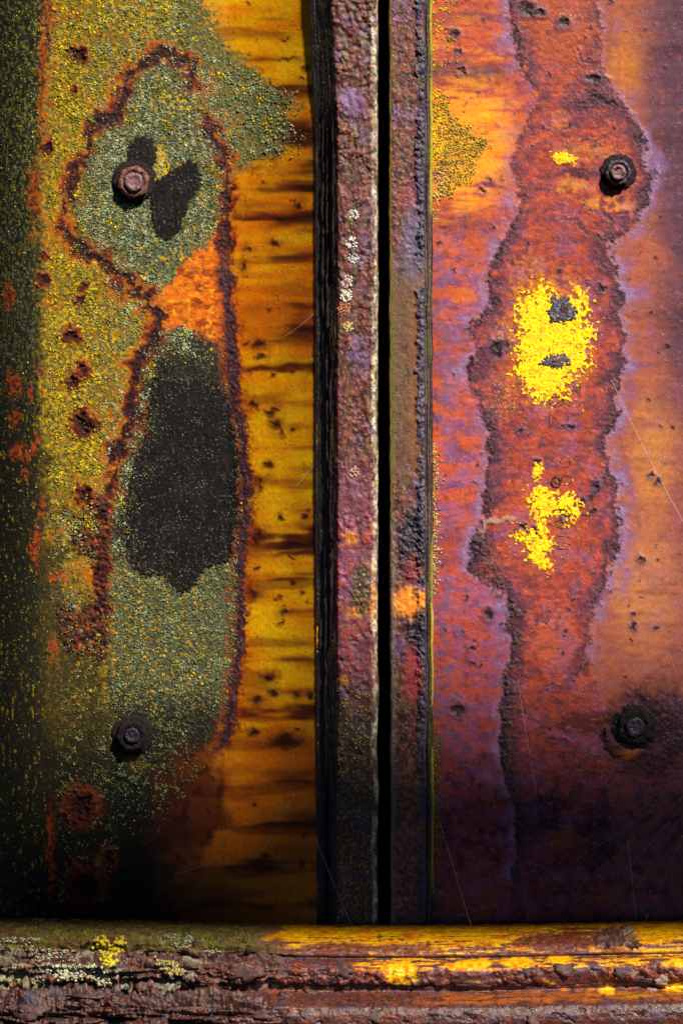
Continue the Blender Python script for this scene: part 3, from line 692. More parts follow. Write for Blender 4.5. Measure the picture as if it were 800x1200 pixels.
# fine horizontal brush texture in the rust
C = C * (1 + 0.12 * hz + 0.14 * nf + 0.10 * f1)[..., None]
C = mix(C, px((214, 186, 170)), sm(fbm(U / 2.3, V / 2.3, 2, 140) + 0.25 * nm, 0.9, 1.05) * 0.5)
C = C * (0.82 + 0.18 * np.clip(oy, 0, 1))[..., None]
H += 0.05 * nf + 0.08 * nf * scab
R = np.clip(R + 0.1 * nm, 0.25, 0.9)
RIGHT_Y = 0.006
YR = RIGHT_Y - H * 0.001
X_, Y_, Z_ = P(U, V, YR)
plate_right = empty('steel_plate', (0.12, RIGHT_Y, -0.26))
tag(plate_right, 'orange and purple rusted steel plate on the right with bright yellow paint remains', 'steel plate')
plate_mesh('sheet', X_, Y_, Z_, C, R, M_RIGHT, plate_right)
UR, VR = U, V
def surf_right(u, v):
    j = np.clip(((np.asarray(u) - 494) / 1.2).astype(int), 0, UR.shape[1] - 1)
    i = np.clip(((np.asarray(v) + 40) / 1.2).astype(int), 0, UR.shape[0] - 1)
    return YR[i, j]

YP = [
    ([(604, 352), (618, 344), (634, 332), (646, 338), (654, 352), (672, 350), (684, 345), (690, 362), (688, 380), (698, 380), (694, 400), (688, 416), (690, 428), (676, 440), (664, 452), (666, 468), (650, 462), (642, 474), (624, 468), (614, 450), (600, 438), (606, 420), (604, 404), (608, 384)], 6.0, 17.0, 'large chrome yellow paint remnant around the square mark'),
    ([(622, 574), (634, 568), (644, 574), (652, 584), (662, 576), (676, 582), (680, 596), (672, 612), (662, 616), (668, 604), (656, 602), (644, 606), (638, 614), (640, 628), (650, 634), (646, 646), (640, 648), (644, 660), (648, 668), (632, 667), (616, 654), (618, 640), (602, 634), (606, 620), (630, 622), (626, 606), (620, 596)], 4.0, 12.0, 'worn chrome yellow paint remnant of the lower mark'),
    ([(622, 550), (632, 540), (638, 548), (632, 560), (624, 566)], 1.8, 4.0, 'small yellow paint fleck above the lower remnant'),
    ([(643, 181), (664, 178), (676, 184), (674, 191), (650, 194)], 2.0, 4.5, 'yellow paint fleck left of the upper nut'),
    ([(668, 332), (680, 336), (690, 350), (680, 352), (670, 342)], 1.6, 5.0, 'thin yellow paint fleck by the top of the large remnant')]
def paint_tone(U, V, d):
    c = np.zeros(U.shape + (3,)) + px((255, 226, 4))
    c = mix(c, px((250, 196, 4)), sm(fbm(U / 10, V / 10, 4, 290), -0.1, 0.5))
    c = mix(c, px((238, 140, 14)), sm(fbm(U / 5, V / 5, 4, 291, 0.6) + (d + 4) * 0.10, 0.15, 0.6) * 0.9)
    c = mix(c, px((150, 66, 30)), sm(fbm(U / 2.6, V / 2.6, 3, 292, 0.6), 0.36, 0.6) * 0.85)
    c = mix(c, px((70, 40, 36)), sm(fbm(U / 6, V / 6, 4, 293, 0.6), 0.5, 0.7) * 0.85)
    return c
for k, (pts, ra, fr, lb) in enumerate(YP):
    patch('paint_patch', pts, surf_right, M_PAINT, plate_right, 0.00008, ra, fr, 200 + 10 * k, 0.7, lb, fscale=5.0, sat=(13.0, 8.5, 4, 4, 4)[k], tone=paint_tone, thick=0.0003)
# dots left of the yellow marks
def iron_tone(U, V, d):
    c = np.zeros(U.shape + (3,)) + px((74, 76, 92))
    c = mix(c, px((26, 26, 36)), sm(fbm(U / 7, V / 7, 4, 295, 0.6), -0.1, 0.4) * 0.9)
    c = mix(c, px((176, 172, 168)), sm(fbm(U / 3, V / 3, 3, 296, 0.6), 0.2, 0.55) * 0.8)
    c = mix(c, px((150, 92, 50)), sm(fbm(U / 4, V / 4, 3, 297), 0.35, 0.6) * 0.7)
    return mix(c, px((110, 60, 50)), sm(d, -3, 0) * 0.7)
# bare iron marks where fittings were knocked off
SQ = [(644, 346), (650, 345), (658, 348), (668, 347), (668, 358), (676, 360), (675, 374), (662, 378), (644, 378), (641, 364), (646, 356)]
patch('iron_scar', SQ, surf_right, M_PAINT, plate_right, 0.0006, 3.0, 3.5, 260, 0.7, 'square grey scar in the upper yellow paint', tone=iron_tone)
patch('iron_scar', [(636, 420), (644, 415), (660, 415), (668, 420), (666, 428), (652, 432), (640, 430), (630, 427)], surf_right, M_PAINT, plate_right, 0.0005, 3.0, 4.5, 270, 0.7, 'oval grey scar below the square one', tone=iron_tone)
patch('rust_button', [(646, 418), (655, 417), (660, 421), (652, 426), (646, 424)], surf_right, M_STUD, plate_right, 0.0009, 1.5, 1.5, 275, 0.7)
patch('scar_core', [(655, 356), (665, 356), (668, 370), (655, 371)], surf_right, M_GOUGE, plate_right, 0.0008, 3.0, 3.0, 280, 0.7)

def stroke(name, pts, r, surf, mat, parent, lift=0.0001, seed=0, seg=8):
    """a thin raised or cut line following a surface"""
    rr = random.Random(seed)
    pl = []
    for i in range(len(pts) - 1):
        n = max(2, int(math.hypot(pts[i + 1][0] - pts[i][0], pts[i + 1][1] - pts[i][1]) / 1.5))
        for k in range(n):
            t = k / n
            pl.append((pts[i][0] * (1 - t) + pts[i + 1][0] * t, pts[i][1] * (1 - t) + pts[i + 1][1] * t))
    pl.append(pts[-1])
    ctr = []
    for p in pl:
        y = float(surf(np.array([p[0]]), np.array([p[1]]))[0]) - lift
        ctr.append(Vector(P(p[0], p[1], y)))
    return tube(name, ctr, [r * rr.uniform(0.7, 1.2) for _ in ctr], mat, parent, seg)

def tube(name, ctr, rad, mat, parent, seg=6, origin=None):
    co = []; n = len(ctr)
    for i, c in enumerate(ctr):
        t = (ctr[min(i + 1, n - 1)] - ctr[max(i - 1, 0)]).normalized()
        a = t.cross(Vector((0.1, 1, 0.2))).normalized(); b = t.cross(a)
        for k in range(seg):
            an = 2 * math.pi * k / seg
            co.append(c + (a * math.cos(an) + b * math.sin(an)) * rad[i])
    q = []
    for i in range(n - 1):
        for k in range(seg):
            q.append((i * seg + k, i * seg + (k + 1) % seg, (i + 1) * seg + (k + 1) % seg, (i + 1) * seg + k))
    ff = [x for f in q for x in f] + list(range(seg))[::-1] + [(n - 1) * seg + k for k in range(seg)]
    lt = [4] * len(q) + [seg, seg]
    return place(name, np.array([tuple(c) for c in co]), (np.array(ff), np.array(lt)), mat, parent, origin=origin)

def arc(cx, cy, rx, ry, a0, a1, n=14):
    return [(cx + rx * math.cos(math.radians(a0 + (a1 - a0) * k / n)), cy + ry * math.sin(math.radians(a0 + (a1 - a0) * k / n))) for k in range(n + 1)]
MARKS = [arc(651, 471, 8, 6, 0, 350), [(658, 468), (664, 474), (667, 476)], [(643, 500), (643, 485), (648, 488), (652, 494), (657, 498), (663, 497), (666, 491), (664, 486)],
         [(643, 536), (648, 541), (654, 545)], arc(662, 542, 6, 6, 150, 480), arc(663, 563, 6, 6, 160, 480), arc(651, 565, 5, 6, 0, 350), [(648, 563), (653, 567)],
         [(642, 614), (650, 617), (658, 619), (667, 622)], [(648, 613), (656, 609), (662, 614)], [(648, 630), (656, 628), (668, 630)], [(646, 637), (656, 636), (668, 638)], [(643, 643), (654, 643), (664, 644)], [(612, 476), (613, 486)]]
for k, pts in enumerate(MARKS):
    stroke('stamped_stroke', pts, 0.00027 if k not in (6, 7) else 0.0007, surf_right, M_GOUGE, plate_right, -0.00005, k)

# ------------------------------------------------------------------ NUTS AND BOLTS
def rough_solid(name, loops, mat, parent, centre, y0, amp, seed, rotate=0.0):
    """loops: list of (ring function radius(angle) px, height mm above y0); noise-roughened lathe with any outline"""
    n = 72
    co = []
    cx, cy = centre
    an = np.arange(n) / n * 2 * np.pi
    for li, (rf, h) in enumerate(loops):
        r = rf(an + rotate)
        u = cx + r * np.cos(an); v = cy + r * np.sin(an)
        du = fbm(u / 5 + li * 1.3, v / 5 + seed, 3, seed) * amp
        dh = fbm(u / 4 + 9, v / 4 + li, 3, seed + 7) * amp * 0.5
        u = u + du * np.cos(an); v = v + du * np.sin(an)
        X, Yy, Z = P(u, v, y0 - (h + dh * 0.5) * 0.001)
        co.append(np.stack([X, Yy + 0 * X, Z], -1))
    m = len(loops)
    X, Yy, Z = P(cx, cy, y0 - loops[-1][1] * 0.001)
    co = np.concatenate(co + [np.array([[X, Yy, Z]])])
    ff = []; lt = []
    for i in range(m - 1):
        for k in range(n):
            ff += [i * n + k, i * n + (k + 1) % n, (i + 1) * n + (k + 1) % n, (i + 1) * n + k][::-1]; lt.append(4)
    for k in range(n):
        ff += [m * n, (m - 1) * n + (k + 1) % n, (m - 1) * n + k]; lt.append(3)
    return place(name, co, (np.array(ff), np.array(lt)), mat, parent)

def circ(r): return lambda an: np.full(an.shape, float(r))
def hexa(r, soft=0.0):
    def f(an):
        a = (an % (np.pi / 3)) - np.pi / 6
        h = r * math.cos(np.pi / 6) / np.cos(a)
        return h * (1 - soft) + r * 0.94 * soft
    return f

def lens(r0, r1, h0, h1, k=4):
    return [(circ(r0 + (r1 - r0) * math.sin(i / k * math.pi / 2)), h1 + (h0 - h1) * 1) for i in range(k)]

def bolt(parent, centre, y0, rn, rs_, rw, hn, rot, mats, seed, label, hexsoft=0.15, amp=1.5):
    b = empty('bolt', (0, 0, 0))
    X, Yy, Z = P(centre[0], centre[1], y0)
    b.parent = parent
    b.location = Vector((X, Yy, Z)) - parent.location
    b['label'] = label
    mw, mn, ms = mats
    rough_solid('washer', [(circ(rw), -1.0), (circ(rw), 0.1), (circ(rw * 0.96), 0.5), (circ(rw * 0.85), 0.7), (circ(rn * 0.8), 0.7)], mw, b, centre, y0, amp * 1.6, seed)
    rough_solid('nut', [(hexa(rn, hexsoft), 1.5), (hexa(rn, hexsoft), 3), (hexa(rn, hexsoft), hn - 1.4), (hexa(rn * 0.98, hexsoft + .1), hn - 0.7), (hexa(rn * 0.90, 0.7), hn - 0.2), (circ(rn * 0.78), hn), (circ(rs_ * 1.25), hn), (circ(rs_ * 1.1), hn - 0.8), (circ(rs_ * 0.9), hn - 1.2)], mn, b, centre, y0, amp, seed + 3, rot)
    rough_solid('stud', [(circ(rs_), hn - 2), (circ(rs_), hn + 1.0), (circ(rs_ * 0.97), hn + 1.6), (circ(rs_ * 0.86), hn + 2.0), (circ(rs_ * 0.6), hn + 1.9), (circ(rs_ * 0.5), hn + 1.5), (circ(rs_ * 0.3), hn + 1.6)], ms, b, centre, y0, amp * 0.7, seed + 5)
    return b
bolt(plate_left, (157, 213), LEFT_Y - 0.0008, 20, 11, 25, 6.5, 0.3, (M_WASHER, M_NUTRED, M_STUD), 31, 'reddish rusted nut with round stud end')
bolt(plate_left, (155, 862), LEFT_Y - 0.0008, 20, 9, 24, 7.0, 0.15, (M_WASHER, M_WASHER, M_NUTDARK), 37, 'dark angular nut among green lichen', 0.0)
bolt(plate_right, (724, 202), RIGHT_Y - 0.0005, 16.5, 9, 21, 5.5, 0.1, (M_WASHER, M_NUTDARK, M_STUD), 43, 'dark nut with lilac stud end')
bolt(plate_right, (744, 852), RIGHT_Y - 0.0005, 22, 11, 26, 3.6, 0.5, (M_WASHER, M_WASHER, M_NUTDARK), 47, 'blackened nut behind cobweb', 0.5, 2.6)
# torn lip of rust round the lower right nut
lip = []
for k in range(40):
    a_ = math.radians(62 + 118 * k / 39)
    lip.append((744 - 4 + 32 * math.cos(a_), 852 + 32 * math.sin(a_)))
def lipmesh():
    co = []; ff = []; lt = []; cl = []
    nseg = len(lip)
    for i, (u, v) in enumerate(lip):
        t = i / (nseg - 1)
        wdt = 9.5 * math.sin(math.pi * min(1, 0.12 + t * 0.88)) ** 0.6 + 1.0
        dx, dy = (u - 740), (v - 852); L = math.hypot(dx, dy); dx /= L; dy /= L
        for j in range(9):
            s = (j / 8 - 0.5) * 2
            nn = float(fbm(np.array([u / 6 + j * .4]), np.array([v / 6]), 3, 77)[0])
            h = 0.9 * (1 - s * s) ** 0.5 if abs(s) < 1 else 0
            X, Yy, Z = P(u + dx * (s * wdt * 0.8 + nn * 4), v + dy * (s * wdt * 0.8 + nn * 4), RIGHT_Y - 0.0002 - (h + 0.6 * nn * (1 - abs(s))) * 0.001)
            co.append((X, Yy, Z))
            wy = min(1, max(0, math.exp(-((t - 0.28) / 0.2) ** 2) * (0.7 + 0.9 * nn)))
            cl.append(px((74, 34, 34)) * (1 - wy) + px((170, 88, 20)) * max(0, wy))
    q = grid_faces(nseg, 9)[:, ::-1]
    place('rust_lip', np.array(co), q, M_RIGHT, plate_right, np.clip(np.array(cl), 0, 1), np.full(len(co), 0.55))
lipmesh()

# ------------------------------------------------------------------ CENTRE POSTS
def post_sheet(pts, n_per, v0=-140, v1=1125, sv=1.3):
    """profile pts (u, y mm) -> dense profile"""
    us = []; ys = []
    for (a_, b_), n in zip(zip(pts[:-1], pts[1:]), n_per):
        for k in range(n):
            t = k / n; us.append(a_[0] * (1 - t) + b_[0] * t); ys.append(a_[1] * (1 - t) + b_[1] * t)
    us.append(pts[-1][0]); ys.append(pts[-1][1])
    v = np.arange(v0, v1, sv)
    UU, VV = np.meshgrid(np.array(us), v); YY = np.meshgrid(np.array(ys), v)[0]
    return UU, VV, YY

def post_color(U, V, A, seed, right):
    """A: running width coordinate for noise"""
    n1 = fbm(A / 7, V / 7, 4, seed); n2 = fbm(A / 16, V / 22, 4, seed + 1); n3 = fbm(A / 3, V / 3, 3, seed + 2); n4 = fbm(A / 40, V / 55, 3, seed + 3)
    C = np.zeros(U.shape + (3,)) + px((116, 62, 48))
    C = mix(C, px((158, 78, 66)), sm(n2, 0.0, 0.5) * 0.75)
    C = mix(C, px((150, 98, 156)), sm(n4 + 0.4 * n1, 0.05, 0.5) * 0.8)
    C = mix(C, px((178, 86, 30)), sm(n1 - 0.3 * n4, 0.15, 0.6) * 0.75)
    C = mix(C, px((50, 36, 56)), sm(fbm(A / 6, V / 8, 4, seed + 4), 0.15, 0.5) * 0.8)
    C = mix(C, px((52, 34, 26)), sm(fbm(A / 11, V / 18, 4, seed + 5), 0.2, 0.55) * 0.8)
    C = mix(C, px((120, 32, 40)), sm(fbm(A / 14, V / 26, 4, seed + 8, 0.6), 0.1, 0.45) * 0.75)
    C = mix(C, px((112, 104, 40)), sm(fbm(A / 9, V / 22, 5, seed + 9, 0.62), 0.22, 0.5) * 0.7)
    C = mix(C, px((26, 18, 22)), sm(fbm(A / 5, V / 7, 5, seed + 6, 0.62), 0.1, 0.4) * 0.85)
    C = mix(C, px((176, 104, 52)), sm(fbm(A / 5, V / 6, 4, seed + 7, 0.6), 0.3, 0.6) * 0.7)
    C = mix(C, px((226, 190, 150)), sm(n3 + 0.3 * n1, 0.55, 0.85) * 0.7)
    return C, n1, n2, n3, n4

# left post
pl_pts = [(368, 40), (369, 12.4), (377, 10.5), (393, 2.5), (396, 0.3), (400, 0), (434, 0), (438, 0.3), (441, 1.2), (442.5, 4), (443, 40)]
U, V, Y = post_sheet(pl_pts, [3, 6, 24, 5, 4, 34, 5, 5, 5, 14])
A = np.cumsum(np.concatenate([np.zeros((U.shape[0], 1)), np.hypot(np.diff(U, axis=1), np.diff(Y, axis=1) * 2)], 1), 1)
skew = np.interp(V, [-40, 0, 150, 600, 1125], [-7, -7, 0, 0, 2])
lw_ = np.clip((440 - U) / 45, 0, 1)
C, n1, n2, n3, n4 = post_color(U, V, A, 300, False)
face = sm(U, 392, 396); edge = sm(U + 2.5 * n3 + 2 * n1, 434, 437) * np.clip(0.45 + 1.0 * fbm(A / 8, V / 24, 4, 322, 0.6), 0.05, 1)
f_, idr = worley(A / 7, V / 7.5, 311)
lump = np.clip(1 - f_ * 1.3, 0, 1)
rghz = sm(fbm(A / 40, V / 40, 3, 313), -0.3, 0.5)
H = (0.45 * n1 + 0.3 * n3) * (0.4 + rghz) + 0.7 * n2 + lump * (0.2 + 0.6 * rghz + 0.8 * sm(V, 130, 60))
# red and purple middle portion
C = mix(C, px((150, 76, 92)), sm(V + 30 * n4, 520, 580) * sm(V + 30 * n4, 850, 790) * 0.55)
C = mix(C, px((206, 80, 44)), sm(V + 20 * n4, 590, 620) * sm(V, 830, 760) * sm(n1 + n2, 0.0, 0.7) * 0.75)
for cy, cx, rx, ry in [(632, 410, 9, 9), (716, 418, 14, 8), (705, 437, 5, 26), (797, 400, 8, 8)]:
    C = mix(C, px((248, 150, 24)), sm(ell(U + 3 * n1, V + 4 * n2, cx, cy, rx, ry), 1.3, 0.3) * 0.9)
C = mix(C, px((156, 110, 160)), sm(ell(U + 4 * n1, V + 4 * n1, 413, 118, 16, 18), 1.2, 0.5) * 0.75)
# olive crumbs low down
ol = sm(V + 40 * n4, 780, 860) * face
C = mix(C, px((60, 46, 34)), ol * 0.6)
C = mix(C, px((150, 140, 40)), ol * sm(n3 + 0.4 * n1, 0.35, 0.6) * 0.75)
ol2 = sm(ell(U + 5 * n1, V + 6 * n2, 424, 690, 12, 32), 1.2, 0.7)
C = mix(C, px((58, 54, 24)), ol2 * 0.8); C = mix(C, px((190, 186, 90)), ol2 * sm(n3, 0.3, 0.6))
# pale worn rim on the right edge, its lit highlight painted in
pale = mix(np.zeros(U.shape + (3,)) + px((240, 232, 200)), px((120, 104, 70)), sm(n3 + 0.3 * n1, 0.0, 0.5))
pale = mix(pale, px((230, 200, 60)), sm(fbm(A / 5, V / 14, 3, 320), 0.15, 0.5) * 0.7)
edge = edge * sm(U, 444, 441.5)
C = C * (1 - edge[..., None] * 0.92) + pale * edge[..., None] * 0.92
# side flank: its shade painted in as almost black, crust delaminated vertically
fl = sm(U, 395, 391)
vt = fbm(A / 2.5, V / 60, 4, 330)
flc = mix(np.zeros(U.shape + (3,)) + px((38, 28, 20)), px((112, 84, 40)), sm(vt + 0.3 * n3, 0.2, 0.6) * 0.8 * sm(U, 378, 388))
flc = mix(flc, px((74, 42, 22)), sm(n2, 0.1, 0.6) * 0.5)
C = C * (1 - fl[..., None]) + flc * fl[..., None]
H = H * (1 - fl) + fl * (0.6 * vt + 0.3 * n3)
ins_ = sm(U, 442, 443)
C = mix(C, px((40, 22, 18)), ins_)
H = H * sm(U, 443, 442) * sm(U, 368, 371)
C = C * (0.7 + 0.3 * edge)[..., None]
R = np.clip(0.5 + 0.12 * n2, 0.3, 0.9)
Yp = Y * 0.001 - H * 0.001
wob = 1.6 * fbm(V / 60, V * 0 + 2, 4, 345, 0.55) + 0.7 * n1 * sm(U, 432, 438)
X_, Y_, Z_ = P(U + skew * lw_ + 0.5 * n1 * fl + wob * sm(U, 372, 392), V, Yp)
post_left = empty('steel_post', (0.01, 0.02, -0.26))
tag(post_left, 'narrow rusted post left of the dark slot, with pale worn edge with painted highlight and white lichen spots', 'steel post', 'posts beside the slot')
plate_mesh('flange', X_, Y_, Z_, C, R, M_POST, post_left, 0.012)
PLU, PLV, PLY = U, V, Yp
def surf_pl(u, v):
    u = np.asarray(u, float); v = np.asarray(v, float)
    i = np.clip(((v + 140) / 1.3).astype(int), 0, PLU.shape[0] - 1)
    j = np.clip(np.searchsorted(PLU[0], u), 0, PLU.shape[1] - 1)
    return PLY[i, j]
# split scale strips standing off the flank
for k, (u0, va, vb, w, y0) in enumerate([(378, 120, 420, 2.2, 12.5), (383, 150, 600, 2.0, 9.8), (387, 380, 760, 1.8, 7.5), (381, 640, 1080, 2.0, 11), (390, 120, 330, 1.6, 5.5)]):
    vv = np.arange(va, vb, 3.0); tt = (vv - va) / (vb - va)
    wob = 2.2 * fbm(vv / 45, vv * 0 + k, 5, 340 + k, 0.6)
    ww = w * np.sin(np.pi * np.clip(tt, 0.02, 0.98)) ** 0.4 * np.clip(0.75 + 0.9 * fbm(vv / 18, vv * 0, 4, 350 + k, 0.6), 0.15, 1.6)
    co = []
    for s_, dy in ((-1, 0), (1, -1.4), (1, 1.6), (-1, 3.0)):
        X, Yy, Z = P(u0 + wob + s_ * ww, vv, (y0 - 3.4 + dy + 0.8 * fbm(vv / 15, vv * 0 + 3, 3, 360 + k)) * 0.001)
        co.append(np.stack([X, Yy, Z], -1))
    n = len(vv); co = np.concatenate(co)
    ff = []; lt = []
    for a0 in range(4):
        b0 = (a0 + 1) % 4
        for i in range(n - 1):
            ff += [a0 * n + i, a0 * n + i + 1, b0 * n + i + 1, b0 * n + i]; lt.append(4)
    ff += [0, n, 2 * n, 3 * n, 4 * n - 1, 3 * n - 1, 2 * n - 1, n - 1]; lt += [4, 4]
    place('scale_strip', co, (np.array(ff), np.array(lt)), M_WASHER, post_left)

# right post
pr_pts = [(454.5, 40), (455.5, 3), (457, 0.6), (459, 0), (462, 0), (486, 0.2), (494, 0), (496.5, 0.3), (497.5, 2.0), (499, 2.4), (500.5, 1.6), (502, 2.6), (504, 3.2), (506, 4.6), (507, 7)]
U, V, Y = post_sheet(pr_pts, [14, 4, 4, 4, 24, 9, 4, 3, 3, 3, 3, 4, 4, 3])
A = np.cumsum(np.concatenate([np.zeros((U.shape[0], 1)), np.hypot(np.diff(U, axis=1), np.diff(Y, axis=1) * 2)], 1), 1)
C, n1, n2, n3, n4 = post_color(U, V, A, 400, True)
skew = np.interp(V, [-40, 300, 1125], [0, 0, 2])
H = 0.35 * n1 + 0.22 * n3 + 0.35 * n2
# smooth olive brown stretch
olz = sm(V + 20 * n4, 280, 330) * sm(V + 20 * n4, 575, 545)
C = mix(C, px((122, 86, 42)), olz * np.clip(0.62 + 0.5 * n2 + 0.3 * n1, 0.15, 0.9)); C = mix(C, px((156, 92, 36)), olz * sm(U + 5 * n2, 474, 488) * 0.7)
C = mix(C, px((112, 108, 60)), olz * sm(U, 468, 458) * 0.6)
H = H * (1 - 0.7 * olz)
C = mix(C, px((160, 66, 60)), sm(ell(U + 4 * n1, V + 6 * n2, 480, 235, 14, 20), 1.3, 0.5) * 0.7)
C = mix(C, px((120, 110, 140)), sm(ell(U + 4 * n1, V + 6 * n2, 484, 285, 14, 50), 1.3, 0.5) * 0.7)
# blue grey crust along the right of the face
bl = sm(U + 4.5 * n1 + 3 * n2, 486, 491) * sm(U, 499, 496) * sm(fbm(A / 30, V / 50, 3, 412) + 0.35, -0.2, 0.2)
C = mix(C, px((84, 82, 108)), bl * 0.85); C = mix(C, px((40, 36, 50)), bl * sm(n3 + n1, 0.0, 0.5) * 0.85)
C = mix(C, px((200, 196, 206)), bl * sm(n3, 0.45, 0.7) * 0.6)
H += bl * (0.9 + 0.8 * n1 + 0.5 * n3)
bl2 = sm(ell(U + 5 * n1, V + 8 * n2, 482, 640, 16, 45), 1.2, 0.8) + sm(ell(U + 5 * n1, V + 8 * n2, 486, 740, 10, 25), 1.2, 0.8)
C = mix(C, px((46, 42, 54)), np.clip(bl2, 0, 1) * 0.85); H += np.clip(bl2, 0, 1) * (0.5 + 0.6 * n1 + 0.4 * n3)
# orange band
ob = sm(ell(U * 0, V + 9 * n2 + 5 * n1 + 2 * n3, 0, 706, 1, 14), 1.5, 0.3) * sm(U, 456, 459) * sm(U, 506, 502)
C = mix(C, px((250, 140, 20)), ob * 0.95); C = mix(C, px((252, 190, 40)), ob * sm(n1, 0.1, 0.6) * 0.6)
C = mix(C, px((190, 62, 56)), sm(ell(U + 3 * n1, V + 6 * n2, 482, 790, 12, 34), 1.2, 0.6) * 0.8)
C = mix(C, px((170, 60, 60)), sm(ell(U + 3 * n1, V + 6 * n2, 482, 670, 12, 20), 1.2, 0.5) * 0.6)
C = mix(C, px((168, 112, 30)), sm(V, 880, 920) * sm(V, 1020, 980) * sm(ell(U + 3 * n1, V * 0, 480, 0, 12, 1), 1.2, 0.5) * sm(n1, -0.1, 0.4) * 0.8)
H += 0.8 * sm(V, 880, 920) * sm(V, 1010, 980) * np.clip(1 - worley(A / 11, V / 12, 415)[0] * 1.2, 0, 1)
# grey green left rim
rim = sm(U + 1.5 * n3, 464, 459) * sm(V + 40 * n4, 560, 640)
C = mix(C, px((134, 132, 110)), rim * sm(n3 + 0.4, -0.1, 0.4) * 0.8)
li = np.exp(-((U - 457) / 1.2) ** 2)  # lit left edge painted as a thin yellow line
C = mix(C, px((206, 176, 60)), li * sm(V, 700, 560) * 0.85)
C = mix(C, px((40, 22, 18)), sm(U, 456, 455.2))
# laminated right edge
lam = sm(U, 496.5, 497.5)
vt = fbm(A / 1.5, V / 70, 3, 430)
lc = mix(np.zeros(U.shape + (3,)) + px((58, 38, 34)), px((146, 116, 96)), sm(vt + 0.4 * n3, 0.15, 0.5) * 0.8)
lc = mix(lc, px((96, 100, 40)), sm(n4 + n1 * .4, 0.2, 0.5) * 0.5)
C = C * (1 - lam[..., None]) + lc * lam[..., None]
yl_ = np.exp(-((U + 0.8 * n1 - 505.3) / 1.3) ** 2) * (sm(V, 120, 20) + sm(ell(U * 0, V, 0, 690, 1, 70), 1, .6) * .6 + sm(ell(U * 0, V + 20 * n1, 0, 770, 1, 60), 1, .8) + sm(ell(U * 0, V + 20 * n1, 0, 960, 1, 90), 1, .8) + sm(ell(U * 0, V, 0, 170, 1, 90), 1, .7))
C = mix(C, px((226, 206, 20)), np.clip(yl_, 0, 1) * 0.9)
H = H * (1 - lam) + lam * (0.5 * vt + 0.25 * n3)
H = H * sm(U, 455, 457) * sm(U, 507, 505)
C = C * (0.75 + 0.25 * np.maximum(ob, li))[..., None]
R = np.clip(0.5 + 0.12 * n2, 0.3, 0.9)
Yp = Y * 0.001 - H * 0.001
X_, Y_, Z_ = P(U + skew + 1.3 * fbm(V / 70, V * 0 + 5, 4, 445, 0.55) + 0.6 * n1, V, Yp)
post_right = empty('steel_post', (0.04, 0.02, -0.26))
tag(post_right, 'rusted post right of the dark slot, with blue grey crust and bright orange band', 'steel post', 'posts beside the slot')
plate_mesh('flange', X_, Y_, Z_, C, R, M_POST, post_right, 0.012)
PRU, PRV, PRY = U, V, Yp
def surf_pr(u, v):
    u = np.asarray(u, float); v = np.asarray(v, float)
    i = np.clip(((v + 140) / 1.3).astype(int), 0, PRU.shape[0] - 1)
    j = np.clip(np.searchsorted(PRU[0], u), 0, PRU.shape[1] - 1)
    return PRY[i, j]

# backing at the bottom of the slot
bm = bmesh.new()
bmesh.ops.create_cube(bm, size=1.0)
bmesh.ops.scale(bm, vec=(0.06, 0.006, 0.66), verts=bm.verts)
bmesh.ops.bevel(bm, geom=bm.edges[:], offset=0.001, segments=2, affect='EDGES')
me = bpy.data.meshes.new('backing_bar'); bm.to_mesh(me); bm.free(); me.materials.append(M_INNER)
o = link(bpy.data.objects.new('backing_bar', me)); o.location = (0.0255, 0.050, -0.01)
tag(o, 'dark brown steel bar deep inside the slot between the posts', 'steel bar')

# ------------------------------------------------------------------ BOTTOM RAIL
prof = [(1250, 3), (1120, 4), (1085, 1), (1081.5, -1.5), (1082, -5), (1085, -14), (1091, -24), (1099, -32), (1108, -37), (1115, -39.5), (1118.5, -40), (1120.5, -38.8), (1123, -40), (1127, -45), (1133, -48.5), (1140, -49.5), (1148, -49), (1155, -47), (1159, -45.5), (1163, -48), (1167, -54), (1172, -59), (1179, -63), (1188, -65), (1198, -66), (1212, -65), (1226, -60), (1240, -45), (1250, -20)]
cn = [4, 4, 4, 4, 10, 12, 11, 10, 8, 5, 5, 5, 7, 8, 8, 8, 8, 6, 6, 7, 7, 8, 9, 9, 9, 6, 6, 4]
pv = []; py = []
for (a_, b_), n in zip(zip(prof[:-1], prof[1:]), cn):
    for k in range(n):
        t = k / n; pv.append(a_[0] * (1 - t) + b_[0] * t); py.append(a_[1] * (1 - t) + b_[1] * t)
pv.append(prof[-1][0]); py.append(prof[-1][1])
pv = np.array(pv); py = np.array(py)
def smooth1(x, n=3):
    for _ in range(n):
        y = x.copy(); y[1:-1] = 0.25 * x[:-2] + 0.5 * x[1:-1] + 0.25 * x[2:]; x = y
    return x
pv = smooth1(pv); py = smooth1(py)
uu = np.arange(-60, 861, 1.2)
U, V0 = np.meshgrid(uu, pv); Y0 = np.meshgrid(uu, py)[1]
